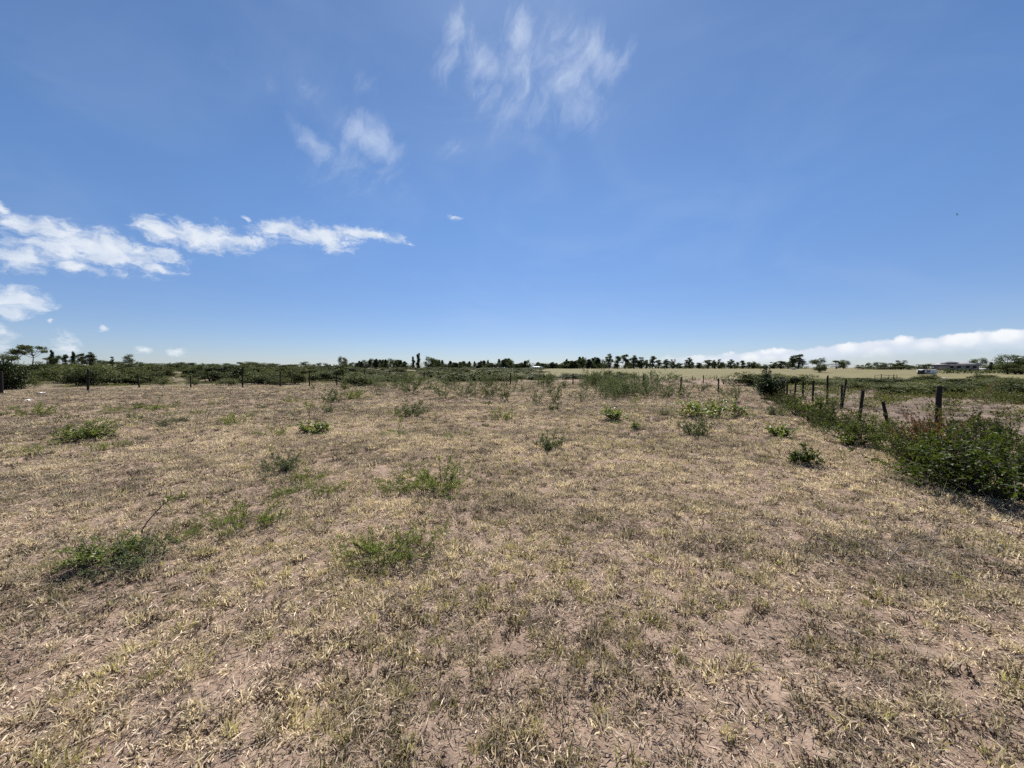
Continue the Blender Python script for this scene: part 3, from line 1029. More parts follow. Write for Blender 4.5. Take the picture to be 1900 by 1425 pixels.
# ------------------------------------------------------------------ fences
def post_mesh(seed, chip):
    rng = np.random.default_rng(seed)
    k, s = 9, 9
    zs = np.linspace(-.25, 1.0, k)
    V = []
    for i, z in enumerate(zs):
        off = np.array([math.sin(z * 3 + seed), math.cos(z * 2.3 + seed)]) * .07
        for j in range(s):
            a = j / s * 6.283
            r = .5 * (1 + rng.normal(0, .07)) * (1.06 - .12 * z)
            zz = z + (rng.uniform(-.06, .01) * chip if i == k - 1 else 0)
            V.append([math.cos(a) * r + off[0], math.sin(a) * r + off[1], zz])
    V.append([0, 0, .985])
    Q = [[i * s + j, i * s + (j + 1) % s, (i + 1) * s + (j + 1) % s, (i + 1) * s + j] for i in range(k - 1) for j in range(s)]
    T = [[(k - 1) * s + j, (k - 1) * s + (j + 1) % s, k * s] for j in range(s)]
    return mesh_np('post', V, [Q, T], [M['post']])


POSTS = [post_mesh(300 + i, 1.0) for i in range(5)]


def wire_mesh(pts, r=.0016):
    out = []
    for a, b in zip(pts[:-1], pts[1:]):
        a, b = np.array(a), np.array(b)
        n = 5
        seg = [a * (1 - t) + b * t - np.array([0, 0, .05 * 4 * t * (1 - t)]) for t in np.linspace(0, 1, n)[:-1]]
        out += seg
    out.append(np.array(pts[-1]))
    V, Q = tube_set([(np.array(out), r)], 4)
    return mesh_np('wire', V, [Q], [M['wire']])


def fence(name, label, posts, wires=(.35, .62, .9), wr=.0016, group=None):
    """posts: (px, base_py, height, diameter, lean_x, lean_y, post label)"""
    pos = [pix_ground(p[0], p[1]) for p in posts]
    x0, y0 = pos[0]
    root = thing(name, label, 'fence', (x0, y0, ground_z(x0, y0)), 0, (1, 1, 1), group)
    tops = []
    for i, (p, (x, y)) in enumerate(zip(posts, pos)):
        z = ground_z(x, y)
        o = obj('post', POSTS[i % len(POSTS)], root, (x - x0, y - y0, z - root.location.z))
        o.scale = (p[3], p[3], p[2])
        o.rotation_euler = (-p[5], p[4], 0)
        if len(p) > 6 and p[6]:
            o['label'] = p[6]
        ax = Matrix.Rotation(p[4], 3, 'Y') @ Vector((0, 0, 1))
        if p[5]:
            ax = Matrix.Rotation(-p[5], 3, 'X') @ Vector((0, 0, 1))
        tops.append((np.array([x - x0, y - y0, z - root.location.z]), np.array(ax) * p[2]))
    for f in wires:
        pts = [b + a * f + np.array([0, -p[3] * .55, 0]) for (b, a), p in zip(tops, posts)]
        obj('wire', wire_mesh(pts, wr), root)
    return root


def H(px, base, top):
    """post height from its pixel span"""
    x, y = pix_ground(px, base)
    return px_top_z(px, top, x, y) - float(terrain(x, y))


fence('wire_fence', 'wire fence on rough timber posts closing the far left side of the plot', [
    (3, 731, H(3, 731, 688), .16, 0, 0), (163, 726, H(163, 726, 684), .13, .05, 0, 'tallest thick post of the left stretch, leaning slightly'),
    (258, 720, H(258, 720, 693), .11, -.06, 0), (354, 720, H(354, 720, 697), .09, 0, 0), (450, 720, H(450, 720, 681), .10, .04, 0),
    (520, 718, H(520, 718, 688), .09, .02, 0), (574, 717, H(574, 717, 690), .10, .03, 0), (625, 716, H(625, 716, 688), .10, -.03, 0),
    (677, 713, H(677, 713, 686), .10, 0, 0), (723, 710, H(723, 710, 687), .09, 0, 0), (752, 708, H(752, 708, 689), .09, .03, 0),
    (787, 707, H(787, 707, 690), .09, 0, 0), (814, 706, H(814, 706, 690), .10, 0, 0), (838, 706, H(838, 706, 690), .10, .05, 0),
    (873, 706, H(873, 706, 693), .09, 0, 0), (933, 707, H(933, 707, 694), .09, 0, 0)])
fence('wire_fence', 'wire fence of thin straight posts crossing behind the grey shrubs in the middle', [
    (947, 713, H(947, 713, 691), .11, 0, 0), (1009, 712, H(1009, 712, 692), .10, 0, 0), (1063, 713, H(1063, 713, 693), .11, 0, 0),
    (1130, 717, H(1130, 717, 698), .09, 0, 0), (1194, 720, H(1194, 720, 694), .09, 0, 0),
    (1263, 726, H(1263, 726, 699), .10, .02, 0), (1333, 729, H(1333, 729, 702), .10, -.01, 0, 'clearly visible post nearest the round bush')])
fence('wire_fence', 'row of short thin posts along the near edge of the mown field', [
    (1140, 708, H(1140, 708, 697), .09, 0, 0), (1177, 707, H(1177, 707, 698), .08, 0, 0), (1220, 710, H(1220, 710, 695), .09, 0, 0), (1234, 706, H(1234, 706, 696), .08, 0, 0),
    (1254, 705, H(1254, 705, 696), .08, 0, 0), (1285, 705, H(1285, 705, 697), .08, 0, 0), (1305, 711, H(1305, 711, 696), .10, 0, 0),
    (1325, 705, H(1325, 705, 697), .08, 0, 0), (1342, 713, H(1342, 713, 703), .09, 0, 0), (1352, 705, H(1352, 705, 697), .08, 0, 0)], wires=(.6,))
fence('wire_fence', 'broken line of dark leaning timber posts running along the right side', [
    (1740, 822, H(1740, 822, 716), 0.10, -.02, 0, 'thick blackened post standing behind the big hedge'),
    (1651, 803, H(1651, 803, 744) * 1.02, .072, -.26, 0, 'short post leaning sharply to the left'),
    (1593, 786, H(1593, 786, 723), .085, .09, 0, 'dark post leaning slightly to the right'),
    (1560, 760, H(1560, 760, 714), .07, .02, 0), (1562, 757, H(1562, 757, 703), .068, .12, 0, 'thin post propped against its neighbour'),
    (1535, 752, H(1535, 752, 696), .075, -.02, 0, 'tallest thin post of the right fence'), (1508, 746, H(1508, 746, 706), .085, 0, 0), (1489, 742, H(1489, 742, 707), .09, 0, 0),
    (1474, 736, H(1474, 736, 704), .085, .08, 0), (1460, 734, H(1460, 734, 706), .085, 0, 0), (1450, 731, H(1450, 731, 706), .08, .02, 0)],
    wires=(.4, .75))

# ------------------------------------------------------------------ weeds and shrubs in the plot (pixel of base, width, height)
SMALL = [
    ('bright_fine', 'leafy_weed', 'widest bright leafy plant at the left of the plot', 160, 815, 80, 34),
    ('bright', 'leafy_weed', 'compact bright green leafy plant left of the middle', 580, 804, 56, 25),
    ('stemweed', 'leafy_weed', 'thin yellowish weed with bare stems behind the compact bright plant', 578, 780, 48, 46),
    ('stemweed', 'leafy_weed', 'sparse yellow green weed left of the thin yellowish weed', 545, 775, 34, 28),
    ('feather_low', 'feathery_shrub', 'low feathery clump farthest left below the fence', 68, 770, 62, 22),
    ('feather_low', 'feathery_shrub', 'low feathery clump below the second fence post from the left', 290, 759, 62, 22),
    ('feather_low', 'feathery_shrub', 'faint flat clump between the two leftmost feathery clumps', 212, 767, 60, 14),
    ('feather_low', 'feathery_shrub', 'flat green clump with a dark twig right of centre left', 436, 786, 54, 20),
    ('stemweed', 'leafy_weed', 'small dark upright weed left of the flat green clump', 381, 779, 22, 28),
    ('feather_low', 'feathery_shrub', 'small dark green clump near the back fence left of middle', 540, 746, 30, 15),
    ('feather', 'feathery_shrub', 'green feathery shrub near the back fence left of middle', 660, 741, 42, 26),
    ('grey', 'feathery_shrub', 'pale grey twiggy clump beside the green feathery shrub', 615, 746, 46, 26),
    ('feather_low', 'feathery_shrub', 'flat grey green patch at the left edge of the picture', 75, 838, 95, 22),
    ('feather_low', 'feathery_shrub', 'thin flat patch below the widest bright leafy plant', 195, 834, 60, 16),
    ('grey', 'feathery_shrub', 'grey green bushy seedling above the sprawling clumps', 520, 873, 76, 42),
    ('feather_low', 'feathery_shrub', 'pale green sprig beside the grey green bushy seedling', 575, 890, 66, 36),
    ('feather_low', 'feathery_shrub', 'low dark green creeping clump in the left foreground', 525, 925, 84, 30),
    ('feather_low', 'feathery_shrub', 'low sprig at the right end of the creeping clump', 607, 918, 70, 22),
    ('feather', 'feathery_shrub', 'bright feathery shrub standing upright in the middle foreground', 818, 915, 112, 66),
    ('feather_low', 'feathery_shrub', 'thin feathery sprigs left of the upright feathery shrub', 738, 908, 95, 36),
    ('feather', 'feathery_shrub', 'widest feathery shrub in the middle foreground', 712, 1040, 140, 66),
    ('feather_low', 'feathery_shrub', 'arching feathery spray at the right of the widest shrub', 778, 1022, 110, 62),
    ('feather_low', 'feathery_shrub', 'dark feathery clump left of the widest shrub', 470, 975, 110, 38),
    ('bright_fine', 'leafy_weed', 'yellow green leafy weed in the left foreground', 196, 1044, 112, 48),
    ('grey', 'feathery_shrub', 'grey sprawling clump beside the yellow green foreground weed', 272, 1050, 140, 48),
    ('feather_low', 'feathery_shrub', 'dark low clump behind the grey sprawling clump', 312, 1000, 90, 38),
    ('feather_low', 'feathery_shrub', 'sparse green sprig trailing right of the dark low clump', 372, 990, 84, 26),
    ('feather_low', 'feathery_shrub', 'sparse sprig between the trailing sprig and the dark feathery clump', 415, 972, 74, 24),
    ('feather_low', 'feathery_shrub', 'short pale sprig above the creeping clump', 556, 905, 66, 24),
    ('feather_low', 'feathery_shrub', 'flat green patch at the left of the yellow green foreground weed', 140, 1050, 70, 20),
    ('feather_low', 'feathery_shrub', 'flat olive clump left of the compact bright plant', 505, 808, 60, 14),
    ('feather_low', 'feathery_shrub', 'flat grey green clump below the middle of the plot', 735, 806, 66, 18),
    ('feather_low', 'feathery_shrub', 'flat pale green clump right of the flat grey green clump', 845, 813, 66, 16),
    ('grey', 'feathery_shrub', 'grey tufted clump in the middle of the plot', 765, 772, 60, 32),
    ('stemweed', 'leafy_weed', 'small yellow green weed in the middle of the plot', 806, 783, 34, 24),
    ('feather_low', 'feathery_shrub', 'wide pale clump below the dark rounded shrubs', 932, 779, 46, 22),
    ('grey', 'feathery_shrub', 'small grey green clump below the thorny shrubs', 1030, 762, 26, 17),
    ('bright', 'leafy_weed', 'yellow green leafy weed right of the middle', 1140, 780, 46, 24),
    ('stemweed', 'leafy_weed', 'upright leafy weed beside the yellow green weed', 1170, 785, 34, 32),
    ('bright', 'leafy_weed', 'tiny dark leafy weed below the upright leafy weed', 1178, 797, 18, 17),
    ('bright_row', 'leafy_weed', 'leafy weed at the left end of the bright green row', 1285, 776, 66, 34),
    ('bright_row', 'leafy_weed', 'leafy weed in the middle of the bright green row', 1330, 776, 62, 38),
    ('bright_row', 'leafy_weed', 'leafy weed at the right end of the bright green row', 1366, 774, 44, 32),
    ('grey', 'feathery_shrub', 'grey green bushy clump below the bright green row', 1282, 810, 72, 36),
    ('stemweed', 'leafy_weed', 'small dark weed right of the grey bushy clump', 1356, 806, 26, 20),
    ('stemweed', 'leafy_weed', 'thin spiky weed in the middle of the right half', 1375, 808, 46, 20),
    ('bright', 'leafy_weed', 'yellow green weed near the foot of the right fence', 1448, 812, 46, 26),
    ('grey', 'feathery_shrub', 'pale grey clump near the fence above the yellow green weed', 1440, 772, 42, 26),
    ('glossyweed', 'leafy_weed', 'dark glossy leafy weed alone in front of the right fence', 1486, 862, 56, 40),
    ('stemweed', 'leafy_weed', 'small dark upright weed at the left foot of the big hedge', 1645, 878, 24, 36),
    ('stemweed', 'leafy_weed', 'thin seedling between the glossy weed and the fence bushes', 1570, 860, 20, 30),
    ('grey', 'feathery_shrub', 'thin grey sapling with bare twigs right of the middle', 1022, 832, 56, 40),
    ('feather_low', 'feathery_shrub', 'small green tuft beside the heap of dead twigs', 1560, 1012, 62, 24),
]
for kind, nm, lab, px, by, w, h in SMALL:
    plant_px(kind, nm, lab, 'plant', px, by, w, h)

plant_px('dead', 'dead_twigs', 'heap of grey dead twigs in the right foreground', 'twigs', 1655, 1040, 230, 84)
plant_px('dead', 'dead_twigs', 'small spray of dead twigs below the thin grey sapling', 'twigs', 1022, 868, 64, 34)
plant_px('dead', 'dead_twigs', 'dry twigs lying under the grey sprawling clump', 'twigs', 262, 1066, 150, 40)
plant_px('dead', 'dead_twigs', 'dark dry twigs under the widest feathery shrub', 'twigs', 735, 1052, 150, 44)

# single leaning branch at left
def branch_thing():
    rng = np.random.default_rng(77)
    x, y = pix_ground(262, 985)
    k = y / F_PX
    pts = np.array([[0, 0, 0], [14, 0, 20], [30, 0, 38], [46, 2, 54], [60, 3, 62], [78, 6, 63]]) * k
    lines = [(pts, np.linspace(.007, .002, 6))]
    LV = []
    for t in np.linspace(.55, 1, 16):
        p, d = along(pts, np.array([t]))
        tw = bend_line(rng, p[0], d[0] * .4 + rdirs(rng, 1)[0] + np.array([0, 0, .3]), .07, 4, .15)
        lines.append((tw, np.linspace(.002, .001, 4)))
        pp, d3 = along(tw, rng.uniform(0, 1, 22))
        LV.append(leaves(pp, d3 + rdirs(rng, 22), rdirs(rng, 22), .02, .006))
    q = finish('broken_branch', lines, LV, M['feather'], M['twig'], rng, 5)
    o = thing('leaning_branch', 'single leaning green tipped branch in the left foreground', 'branch', (x, y, ground_z(x, y)))
    obj('stems', q['stem'], o)
    obj('foliage', q['fol'], o)


branch_thing()

# shrubs in the middle of the plot
MIDS = [
    ('twiggy_green', 'rounded green shrub left of the woody pair, near the back fence', 765, 731, 56, 38),
    ('twiggy', 'woody stemmed grey shrub, first of the open row in the middle', 820, 742, 42, 38),
    ('twiggy', 'thin pale shrub right of the first woody shrub', 862, 738, 40, 34),
    ('twiggy_green', 'left half of the pair of dark based rounded shrubs', 912, 740, 42, 42),
    ('twiggy_green', 'widest dark based rounded shrub left of the thorny shrubs', 937, 744, 44, 40),
    ('twiggy', 'grey thorny shrub with spreading bare tips', 998, 750, 40, 40),
    ('twiggy', 'dense grey shrub with black stems at its foot', 1027, 749, 38, 38),
    ('twiggy', 'brownish open shrub with bare stems right of the dense grey shrub', 1077, 747, 46, 38),
    ('twiggy_green', 'small round shrub in front of the middle fence', 1270, 738, 48, 28),
    ('twiggy', 'bare brown shrub left of the last thin fence post', 1345, 737, 40, 26),
    ('twiggy', 'bare thorny sapling right of the last thin fence post', 1366, 748, 30, 34),
    ('twiggy_green', 'little green shrub on a stalk behind the middle fence', 1300, 727, 22, 20),
    ('twiggy_green', 'little dark shrub right of the one on a stalk', 1316, 720, 22, 14),
    ('twiggy', 'grey shrub overhanging the path near the round bush', 1410, 733, 40, 32),
    ('twiggy', 'dry grey shrub at the left end of the shrub belt', 700, 724, 40, 26),
    ('twiggy', 'grey shrub behind the rounded green shrub', 735, 722, 44, 28),
]
for kind, lab, px, by, w, h in MIDS:
    plant_px(kind, 'thorn_shrub', lab, 'shrub', px, by, w, h)
rs = random.Random(31)
for i in range(34):
    px = rs.uniform(1090, 1240)
    by = rs.uniform(714, 744) - abs(px - 1150) * .04
    plant_px('twiggy' if rs.random() < .62 else 'twiggy_green', 'thorn_shrub', 'grey green shrub in the dense belt right of the middle', 'shrub',
             px, by, rs.uniform(34, 54), rs.uniform(22, 34), 'dense shrub belt right of the middle')
for i in range(22):
    px = rs.uniform(655, 1090)
    by = rs.uniform(709, 722)
    plant_px('twiggy' if rs.random() < .6 else 'twiggy_green', 'thorn_shrub', 'small grey green shrub of the thin belt before the back fence', 'shrub',
             px, by, rs.uniform(26, 46), rs.uniform(16, 26), 'thin shrub belt before the back fence')
for i in range(34):
    px = rs.uniform(120, 1420)
    plant_px(rs.choice(('feather_low', 'grey', 'stemweed')), 'small_weed', 'very small green tuft in the dry grass of the far half of the plot', 'plant',
             px, rs.uniform(742, 800), rs.uniform(14, 30), rs.uniform(8, 15), 'small tufts in the far half of the plot')
for i in range(20):
    px = rs.uniform(560, 1080)
    plant_px('twiggy' if rs.random() < .6 else 'twiggy_green', 'thorn_shrub', 'tiny grey green shrub thinly dotted in the dry grass before the belt', 'shrub',
             px, rs.uniform(722, 738), rs.uniform(14, 28), rs.uniform(10, 18), 'tiny shrubs dotted before the belt')
for i in range(26):
    px = rs.uniform(1100, 1360)
    by = rs.uniform(704, 716)
    plant_px('twiggy' if rs.random() < .5 else 'twiggy_green', 'thorn_shrub', 'small shrub dotted on dry ground behind the middle fence', 'shrub',
             px, by, rs.uniform(12, 28), rs.uniform(6, 13), 'small shrubs behind the middle fence')

# ------------------------------------------------------------------ bushes along the right fence
plant_px('hedge', 'hedge_bush', 'biggest dark glossy bush filling the right edge of the picture', 'bush', 1835, 922, 235, 118, variant=0, rz=.4)
plant_px('hedge', 'hedge_bush', 'dark leafy shoot standing above the biggest bush at the right edge', 'bush', 1880, 885, 110, 100, variant=1, rz=2.0)
plant_px('hedge', 'hedge_bush', 'glossy green bush with a crooked dark stem in front of the thick post', 'bush', 1748, 896, 130, 126, variant=2, rz=1.2)
plant_px('rust', 'thorn_bush', 'rusty brown dry bush just below the thick blackened post', 'bush', 1722, 856, 92, 90)
plant_px('thornbush', 'thorn_bush', 'sparse thorn bush between the rusty bush and the edge', 'bush', 1805, 850, 120, 92)
plant_px('thornbush', 'thorn_bush', 'thorny green bush left of the rusty brown bush', 'bush', 1690, 868, 90, 82)
plant_px('fencebush', 'hedge_bush', 'leafy bush at the foot of the leaning fence post', 'bush', 1668, 846, 80, 60)
plant_px('fencebush', 'hedge_bush', 'dark bush below the post that leans slightly right', 'bush', 1590, 826, 104, 62)
plant_px('fencebush', 'hedge_bush', 'small dark bush between the two leaning posts', 'bush', 1630, 816, 66, 46)
plant_px('thornbush', 'thorn_bush', 'rounded olive bush in front of the propped posts', 'bush', 1552, 798, 88, 48)
plant_px('fencebush', 'hedge_bush', 'open twiggy bush with visible stems by the tallest thin post', 'bush', 1508, 784, 72, 62)
plant_px('fencebush', 'hedge_bush', 'low green bush left of the open twiggy bush', 'bush', 1478, 772, 56, 36)
plant_px('fencebush', 'hedge_bush', 'low green bush between the open twiggy bush and the olive bush', 'bush', 1532, 792, 56, 42)
plant_px('thornbush', 'thorn_bush', 'small olive bush below the first thin posts', 'bush', 1466, 760, 46, 28)
plant_px('thornbush', 'thorn_bush', 'greyish bush at the far foot of the right fence', 'bush', 1456, 752, 56, 30)
plant_px('darkbush', 'round_bush', 'dense dark upright bush at the corner of the fences', 'bush', 1428, 741, 44, 54, variant=0)
plant_px('scrub', 'round_bush', 'rounded olive green bush left of the dark upright bush', 'bush', 1392, 717, 66, 25)
plant_px('bright', 'leafy_weed', 'yellow green weed at the foot of the dark fence bush', 'plant', 1575, 828, 34, 22)
plant_px('bright', 'leafy_weed', 'bright weed at the foot of the bush between leaning posts', 'plant', 1622, 826, 28, 22)


plant_px('bare', 'bare_stems', 'crooked bare dark stems standing up through the glossy bush', 'twigs', 1772, 890, 110, 140)
plant_px('bare', 'bare_stems', 'bare brown stems at the left side of the rusty bush', 'twigs', 1690, 872, 80, 100)
plant_px('dead', 'dead_twigs', 'pale dead twigs at the foot of the glossy bush', 'twigs', 1722, 912, 120, 40)


def stalk():
    rng = np.random.default_rng(78)
    x, y = pix_ground(1795, 832)
    k = y / F_PX
    pts = np.array([[0, 0, 0], [6, 0, 26], [10, 0, 50], [20, 0, 74], [34, 0, 104], [40, 0, 122]]) * k
    lines = [(pts, np.linspace(.007, .002, 6))]
    LV = []
    for t in np.linspace(.35, 1, 22):
        p, d = along(pts, np.array([t]))
        tw = bend_line(rng, p[0], d[0] * .4 + rdirs(rng, 1)[0], .07, 4, .15)
        lines.append((tw, np.linspace(.0022, .001, 4)))
        pp, d3 = along(tw, rng.uniform(0, 1, 7))
        LV.append(leaves(pp, d3 + rdirs(rng, 7), rdirs(rng, 7), .026, .012))
    q = finish('stalk', lines, LV, M['rust'], M['dry_twig'], rng, 5)
    o = thing('thorny_stalk', 'reddish thorny stalk rising above the hedge right of the thick post', 'branch', (x, y, ground_z(x, y)))
    obj('stems', q['stem'], o)
    obj('foliage', q['fol'], o)


stalk()

# left edge bushes
plant_px('darkbush', 'round_bush', 'tall dark bush cut by the left edge of the picture', 'bush', 10, 723, 52, 54, variant=1)
plant_px('scrub_light', 'round_bush', 'pale leafy bush right of the dark bush at the left edge', 'bush', 42, 721, 40, 26)

# ------------------------------------------------------------------ scrub beyond the fences
rb = random.Random(41)


def SECTION(px):
    for lim, nm in ((110, 'left of the leaning tallest post'), (210, 'behind the leaning tallest post'), (310, 'by the second thin post'), (400, 'by the third thin post'),
                    (485, 'by the tall fourth post'), (600, 'left of the lone crooked tree'), (700, 'below the lone round tree'), (800, 'below the rounded copse'),
                    (960, 'near the white roofs'), (1480, 'near the fence corner'), (1560, 'behind the thin posts'), (1640, 'left of the timber pen'), (1700, 'below the timber pen'),
                    (1770, 'below the white shed')):
        if px < lim:
            return nm
    return 'near the right edge'


def scrub_field(n, pxr, dr, label, group, size, kinds, keep=None):
    made, tries = 0, 0
    while made < n and tries < n * 30:
        tries += 1
        px = rb.uniform(*pxr)
        t = rb.random()
        d = dr[0] * (dr[1] / dr[0]) ** t
        x, y = pix_depth(px, d)
        if y < float(back_line(x)) + 1.2 + 7 * rb.random() ** 2 and x < 14:
            continue
        if keep and not keep(x, y):
            continue
        kind = rb.choices([k for k, _ in kinds], [w for _, w in kinds])[0]
        s = rb.choice((.5, .65, .8, 1.0, 1.0, 1.2, 1.45))
        sec = SECTION(px)
        lab = {'scrub_light': 'pale ', 'scrub_dark': 'dark '}.get(kind, 'green ') + label + ', ' + sec
        put_plant(kind, 'scrub_bush', lab, 'bush', x, y, size[0] * s * rb.uniform(.85, 1.3), size[1] * s * rb.uniform(.75, 1.2), group + ' ' + sec, sink=.03)
        made += 1


scrub_field(56, (-60, 760), (32, 54), 'scrub bush close behind the fence', 'scrub close behind the left fence', (2.0, 1.0), (('scrub', .3), ('scrub_light', .5), ('scrub_dark', .2)))
scrub_field(64, (640, 990), (42, 110), 'scrub bush in the low thicket', 'low thicket behind the middle', (2.6, .85), (('scrub', .7), ('scrub_light', .3)))
scrub_field(16, (955, 1190), (49, 58), 'scrub bush at the field edge', 'scrub at the near field edge', (2.4, .55), (('scrub', .5), ('scrub_dark', .3), ('scrub_light', .2)))
scrub_field(88, (-60, 650), (50, 120), 'scrub bush in the thicket', 'dense thicket beyond the left fence', (3.2, 1.4), (('scrub', .42), ('scrub_light', .26), ('scrub_dark', .32)))


def far_scrub():
    rng = np.random.default_rng(43)
    S = []
    for p in PLANTS['scrub']:
        me = p['fol']
        V = np.empty(len(me.vertices) * 3, np.float32)
        me.vertices.foreach_get('co', V)
        T = np.empty(len(me.loops), np.int32)
        me.loops.foreach_get('vertex_index', T)
        c = np.empty(len(me.vertices), np.float32)
        me.attributes['col'].data.foreach_get('value', c)
        T = T.reshape(-1, 3)
        S.append((V.reshape(-1, 3), T, np.zeros(len(T), int), c))
    px = np.concatenate([rng.uniform(-260, 650, 230), rng.uniform(640, 1010, 260)])
    d = np.concatenate([105 * (250 / 105) ** rng.uniform(0, 1, 230), 100 * (265 / 100) ** rng.uniform(0, 1, 260)])
    x, y = (px - CX) / F_PX * d, d
    n = len(x)
    w = np.where(px < 645, 2.1, 2.0) * rng.choice([.45, .6, .8, 1.0, 1.3], n)
    h = np.where(px < 645, 1.25, .62) * rng.choice([.5, .7, .9, 1.1, 1.5], n)
    scatter('far_scrub', S, [M['scrub']], np.stack([x, y, terrain(x, y) - .1], 1), np.stack([x * 0, x * 0, rng.uniform(0, 6.283, n)], 1),
            np.stack([w, w, h], 1), rng.integers(0, len(S), n), rng.uniform(0, 1, n), 'far dark scrub thicket running up to the skyline at left and middle', 'scrub')


far_scrub()


def right_zone(x, y):
    return x - float(right_fence_x(y)) > 6.5 and y < 66


scrub_field(78, (1400, 1960), (22, 64), 'low scrub bush in the weedy strip', 'scrub beyond the right fence', (2.1, .46), (('scrub', .45), ('scrub_light', .25), ('scrub_dark', .3)), right_zone)
scrub_field(16, (1390, 1500), (34, 62), 'low bush behind the corner bush', 'bushes behind the corner bush', (2.4, .6), (('scrub', .7), ('scrub_light', .3)))
for lab, px, d, w, top in (('dark round bush standing below the white shed', 1720, 62, 24, 692),
                           ('dark round bush at the right end of the mown field', 1816, 66, 24, 694),
                           ('small dark bush beside the one at the end of the mown field', 1836, 66, 18, 696),
                           ('dark bush standing alone in the weedy strip at right', 1800, 40, 14, 705),
                           ('dark low bush at the left corner of the mown field', 1128, 66, 20, 688),
                           ('rounder low bush next to the one at the field corner', 1158, 64, 26, 690),
                           ('low bush at the right of the field corner pair', 1176, 58, 12, 691)):
    x, y = pix_depth(px, d)
    put_plant('scrub', 'round_bush', lab, 'bush', x, y, w * d / F_PX, max(.5, px_top_z(px, top, x, y) - float(terrain(x, y))))

# ------------------------------------------------------------------ trees
def tree_proto(seed, kind):
    """trunk and crown of a tree 8 m tall"""
    rng = np.random.default_rng(seed)
    Ht = 8.0
    lines, LV = [], []
    cl = []
    lean = rng.normal(0, .03, 2)
    leafl, nl, mat = .34, 2600, 'tree'
    if kind == 'acacia':
        trunk_top = .55
        for k in range(13):
            a = rng.uniform(0, 6.283)
            r = 3.4 * math.sqrt(rng.uniform(.02, 1))
            cl.append(([math.cos(a) * r, math.sin(a) * r, Ht * (.88 - .012 * r * r) + rng.normal(0, .25)], [rng.uniform(.8, 1.5), rng.uniform(.8, 1.5), rng.uniform(.28, .5)]))
    elif kind == 'gum':
        trunk_top = .8
        cz, hz_ = rng.uniform(.46, .58), rng.uniform(.36, .44)
        for k in range(rng.integers(18, 26)):
            a = rng.uniform(0, 6.283)
            z = cz + hz_ * rng.uniform(-1, 1)
            r = 1.75 * math.sqrt(max(0.05, 1 - ((z - cz) / hz_) ** 2)) * rng.uniform(.1, 1) ** .6
            q = rng.uniform(.75, 1.25)
            cl.append(([math.cos(a) * r, math.sin(a) * r, Ht * z], [rng.uniform(.45, .85) * q, rng.uniform(.45, .85) * q, rng.uniform(.4, .75) * q]))
        for k in range(rng.integers(1, 4)):
            cl.append(([rng.normal(0, .7), rng.normal(0, .7), Ht * rng.uniform(.9, 1.02)], [.45, .45, .5]))
        nl = 3600
    elif kind == 'pine':
        trunk_top = .95
        mat = 'conifer'
        for k in range(15):
            z = .16 + .82 * k / 14
            r = 1.5 * (1.02 - z) ** .75
            a = k * 2.4 + rng.normal(0, .5)
            cl.append(([math.cos(a) * r * .5, math.sin(a) * r * .5, Ht * z], [r * .75 + .15, r * .75 + .15, .55]))
        nl = 2600
    elif kind == 'cypress':
        trunk_top = .95
        mat = 'conifer'
        for k in range(13):
            z = .1 + .88 * k / 12
            r = .75 * (1.06 - z) ** .5
            cl.append(([rng.normal(0, .16), rng.normal(0, .16), Ht * z], [r * rng.uniform(.6, 1.1), r * rng.uniform(.6, 1.1), .6]))
    else:   # round
        trunk_top = .5
        for k in range(17):
            v = rdirs(rng, 1)[0]
            cl.append(([v[0] * 1.9, v[1] * 1.9, Ht * .52 + v[2] * 2.8], [rng.uniform(.8, 1.4), rng.uniform(.8, 1.4), rng.uniform(.7, 1.2)]))
        nl = 3000
    tt = np.array([lean[0] * Ht, lean[1] * Ht, Ht * trunk_top])
    tp = np.array([[0, 0, -.2], tt * .3 + rng.normal(0, .08, 3), tt * .65 + rng.normal(0, .12, 3), tt])
    lines.append((tp, np.array([.22, .17, .12, .05])))
    for c, rad in cl:
        c, rad = np.array(c, float), np.array(rad, float)
        zt = np.clip((c[2] * .62) / max(tt[2], .1), .25, .97)
        p, _ = along(tp, np.array([zt]))
        mid = p[0] * .45 + c * .55 + np.array([0, 0, -.15])
        lines.append((np.array([p[0], mid, c]), np.array([.075, .05, .02])))
        m = int(nl / len(cl) * rng.uniform(.7, 1.3))
        v = rdirs(rng, m) * (rng.uniform(.1, 1, m) ** .5)[:, None] * (1 + .22 * rng.normal(size=(m, 1)))
        pp = c + v * rad
        LV.append(leaves(pp, v + rdirs(rng, m), rdirs(rng, m) + np.array([0, 0, .5]), rng.uniform(.5, 1.2, m) * leafl, rng.uniform(.4, .75, m) * leafl))
    return finish('tree_' + kind, lines, LV, M[mat], M['bark'], rng, 5)


TREES = {k: [tree_proto(400 + 10 * i + j, k) for j in range(n)] for i, (k, n) in enumerate((('acacia', 3), ('gum', 5), ('pine', 4), ('cypress', 2), ('round', 4)))}
TP = {k: 0 for k in TREES}


def put_tree(kind, label, px, top, d, w_px=None, group=None, name=None):
    x, y = pix_depth(px, d)
    p = TREES[kind][TP[kind] % len(TREES[kind])]
    TP[kind] += 1
    z = float(terrain(x, y))
    h = max(1.2, px_top_z(px, top, x, y) - z)
    sz = h / p['h']
    sx = (w_px * d / F_PX) / p['w'] if w_px else sz * rnd.uniform(.85, 1.2)
    o = thing(name or {'acacia': 'acacia_tree', 'gum': 'gum_tree', 'pine': 'pine_tree', 'cypress': 'cypress_tree', 'round': 'broadleaf_tree'}[kind],
              label, 'tree', (x, y, z - .05), rnd.uniform(0, 6.283), (sx, sx, sz), group)
    obj('trunk', p['stem'], o)
    obj('crown', p['fol'], o)
    return o


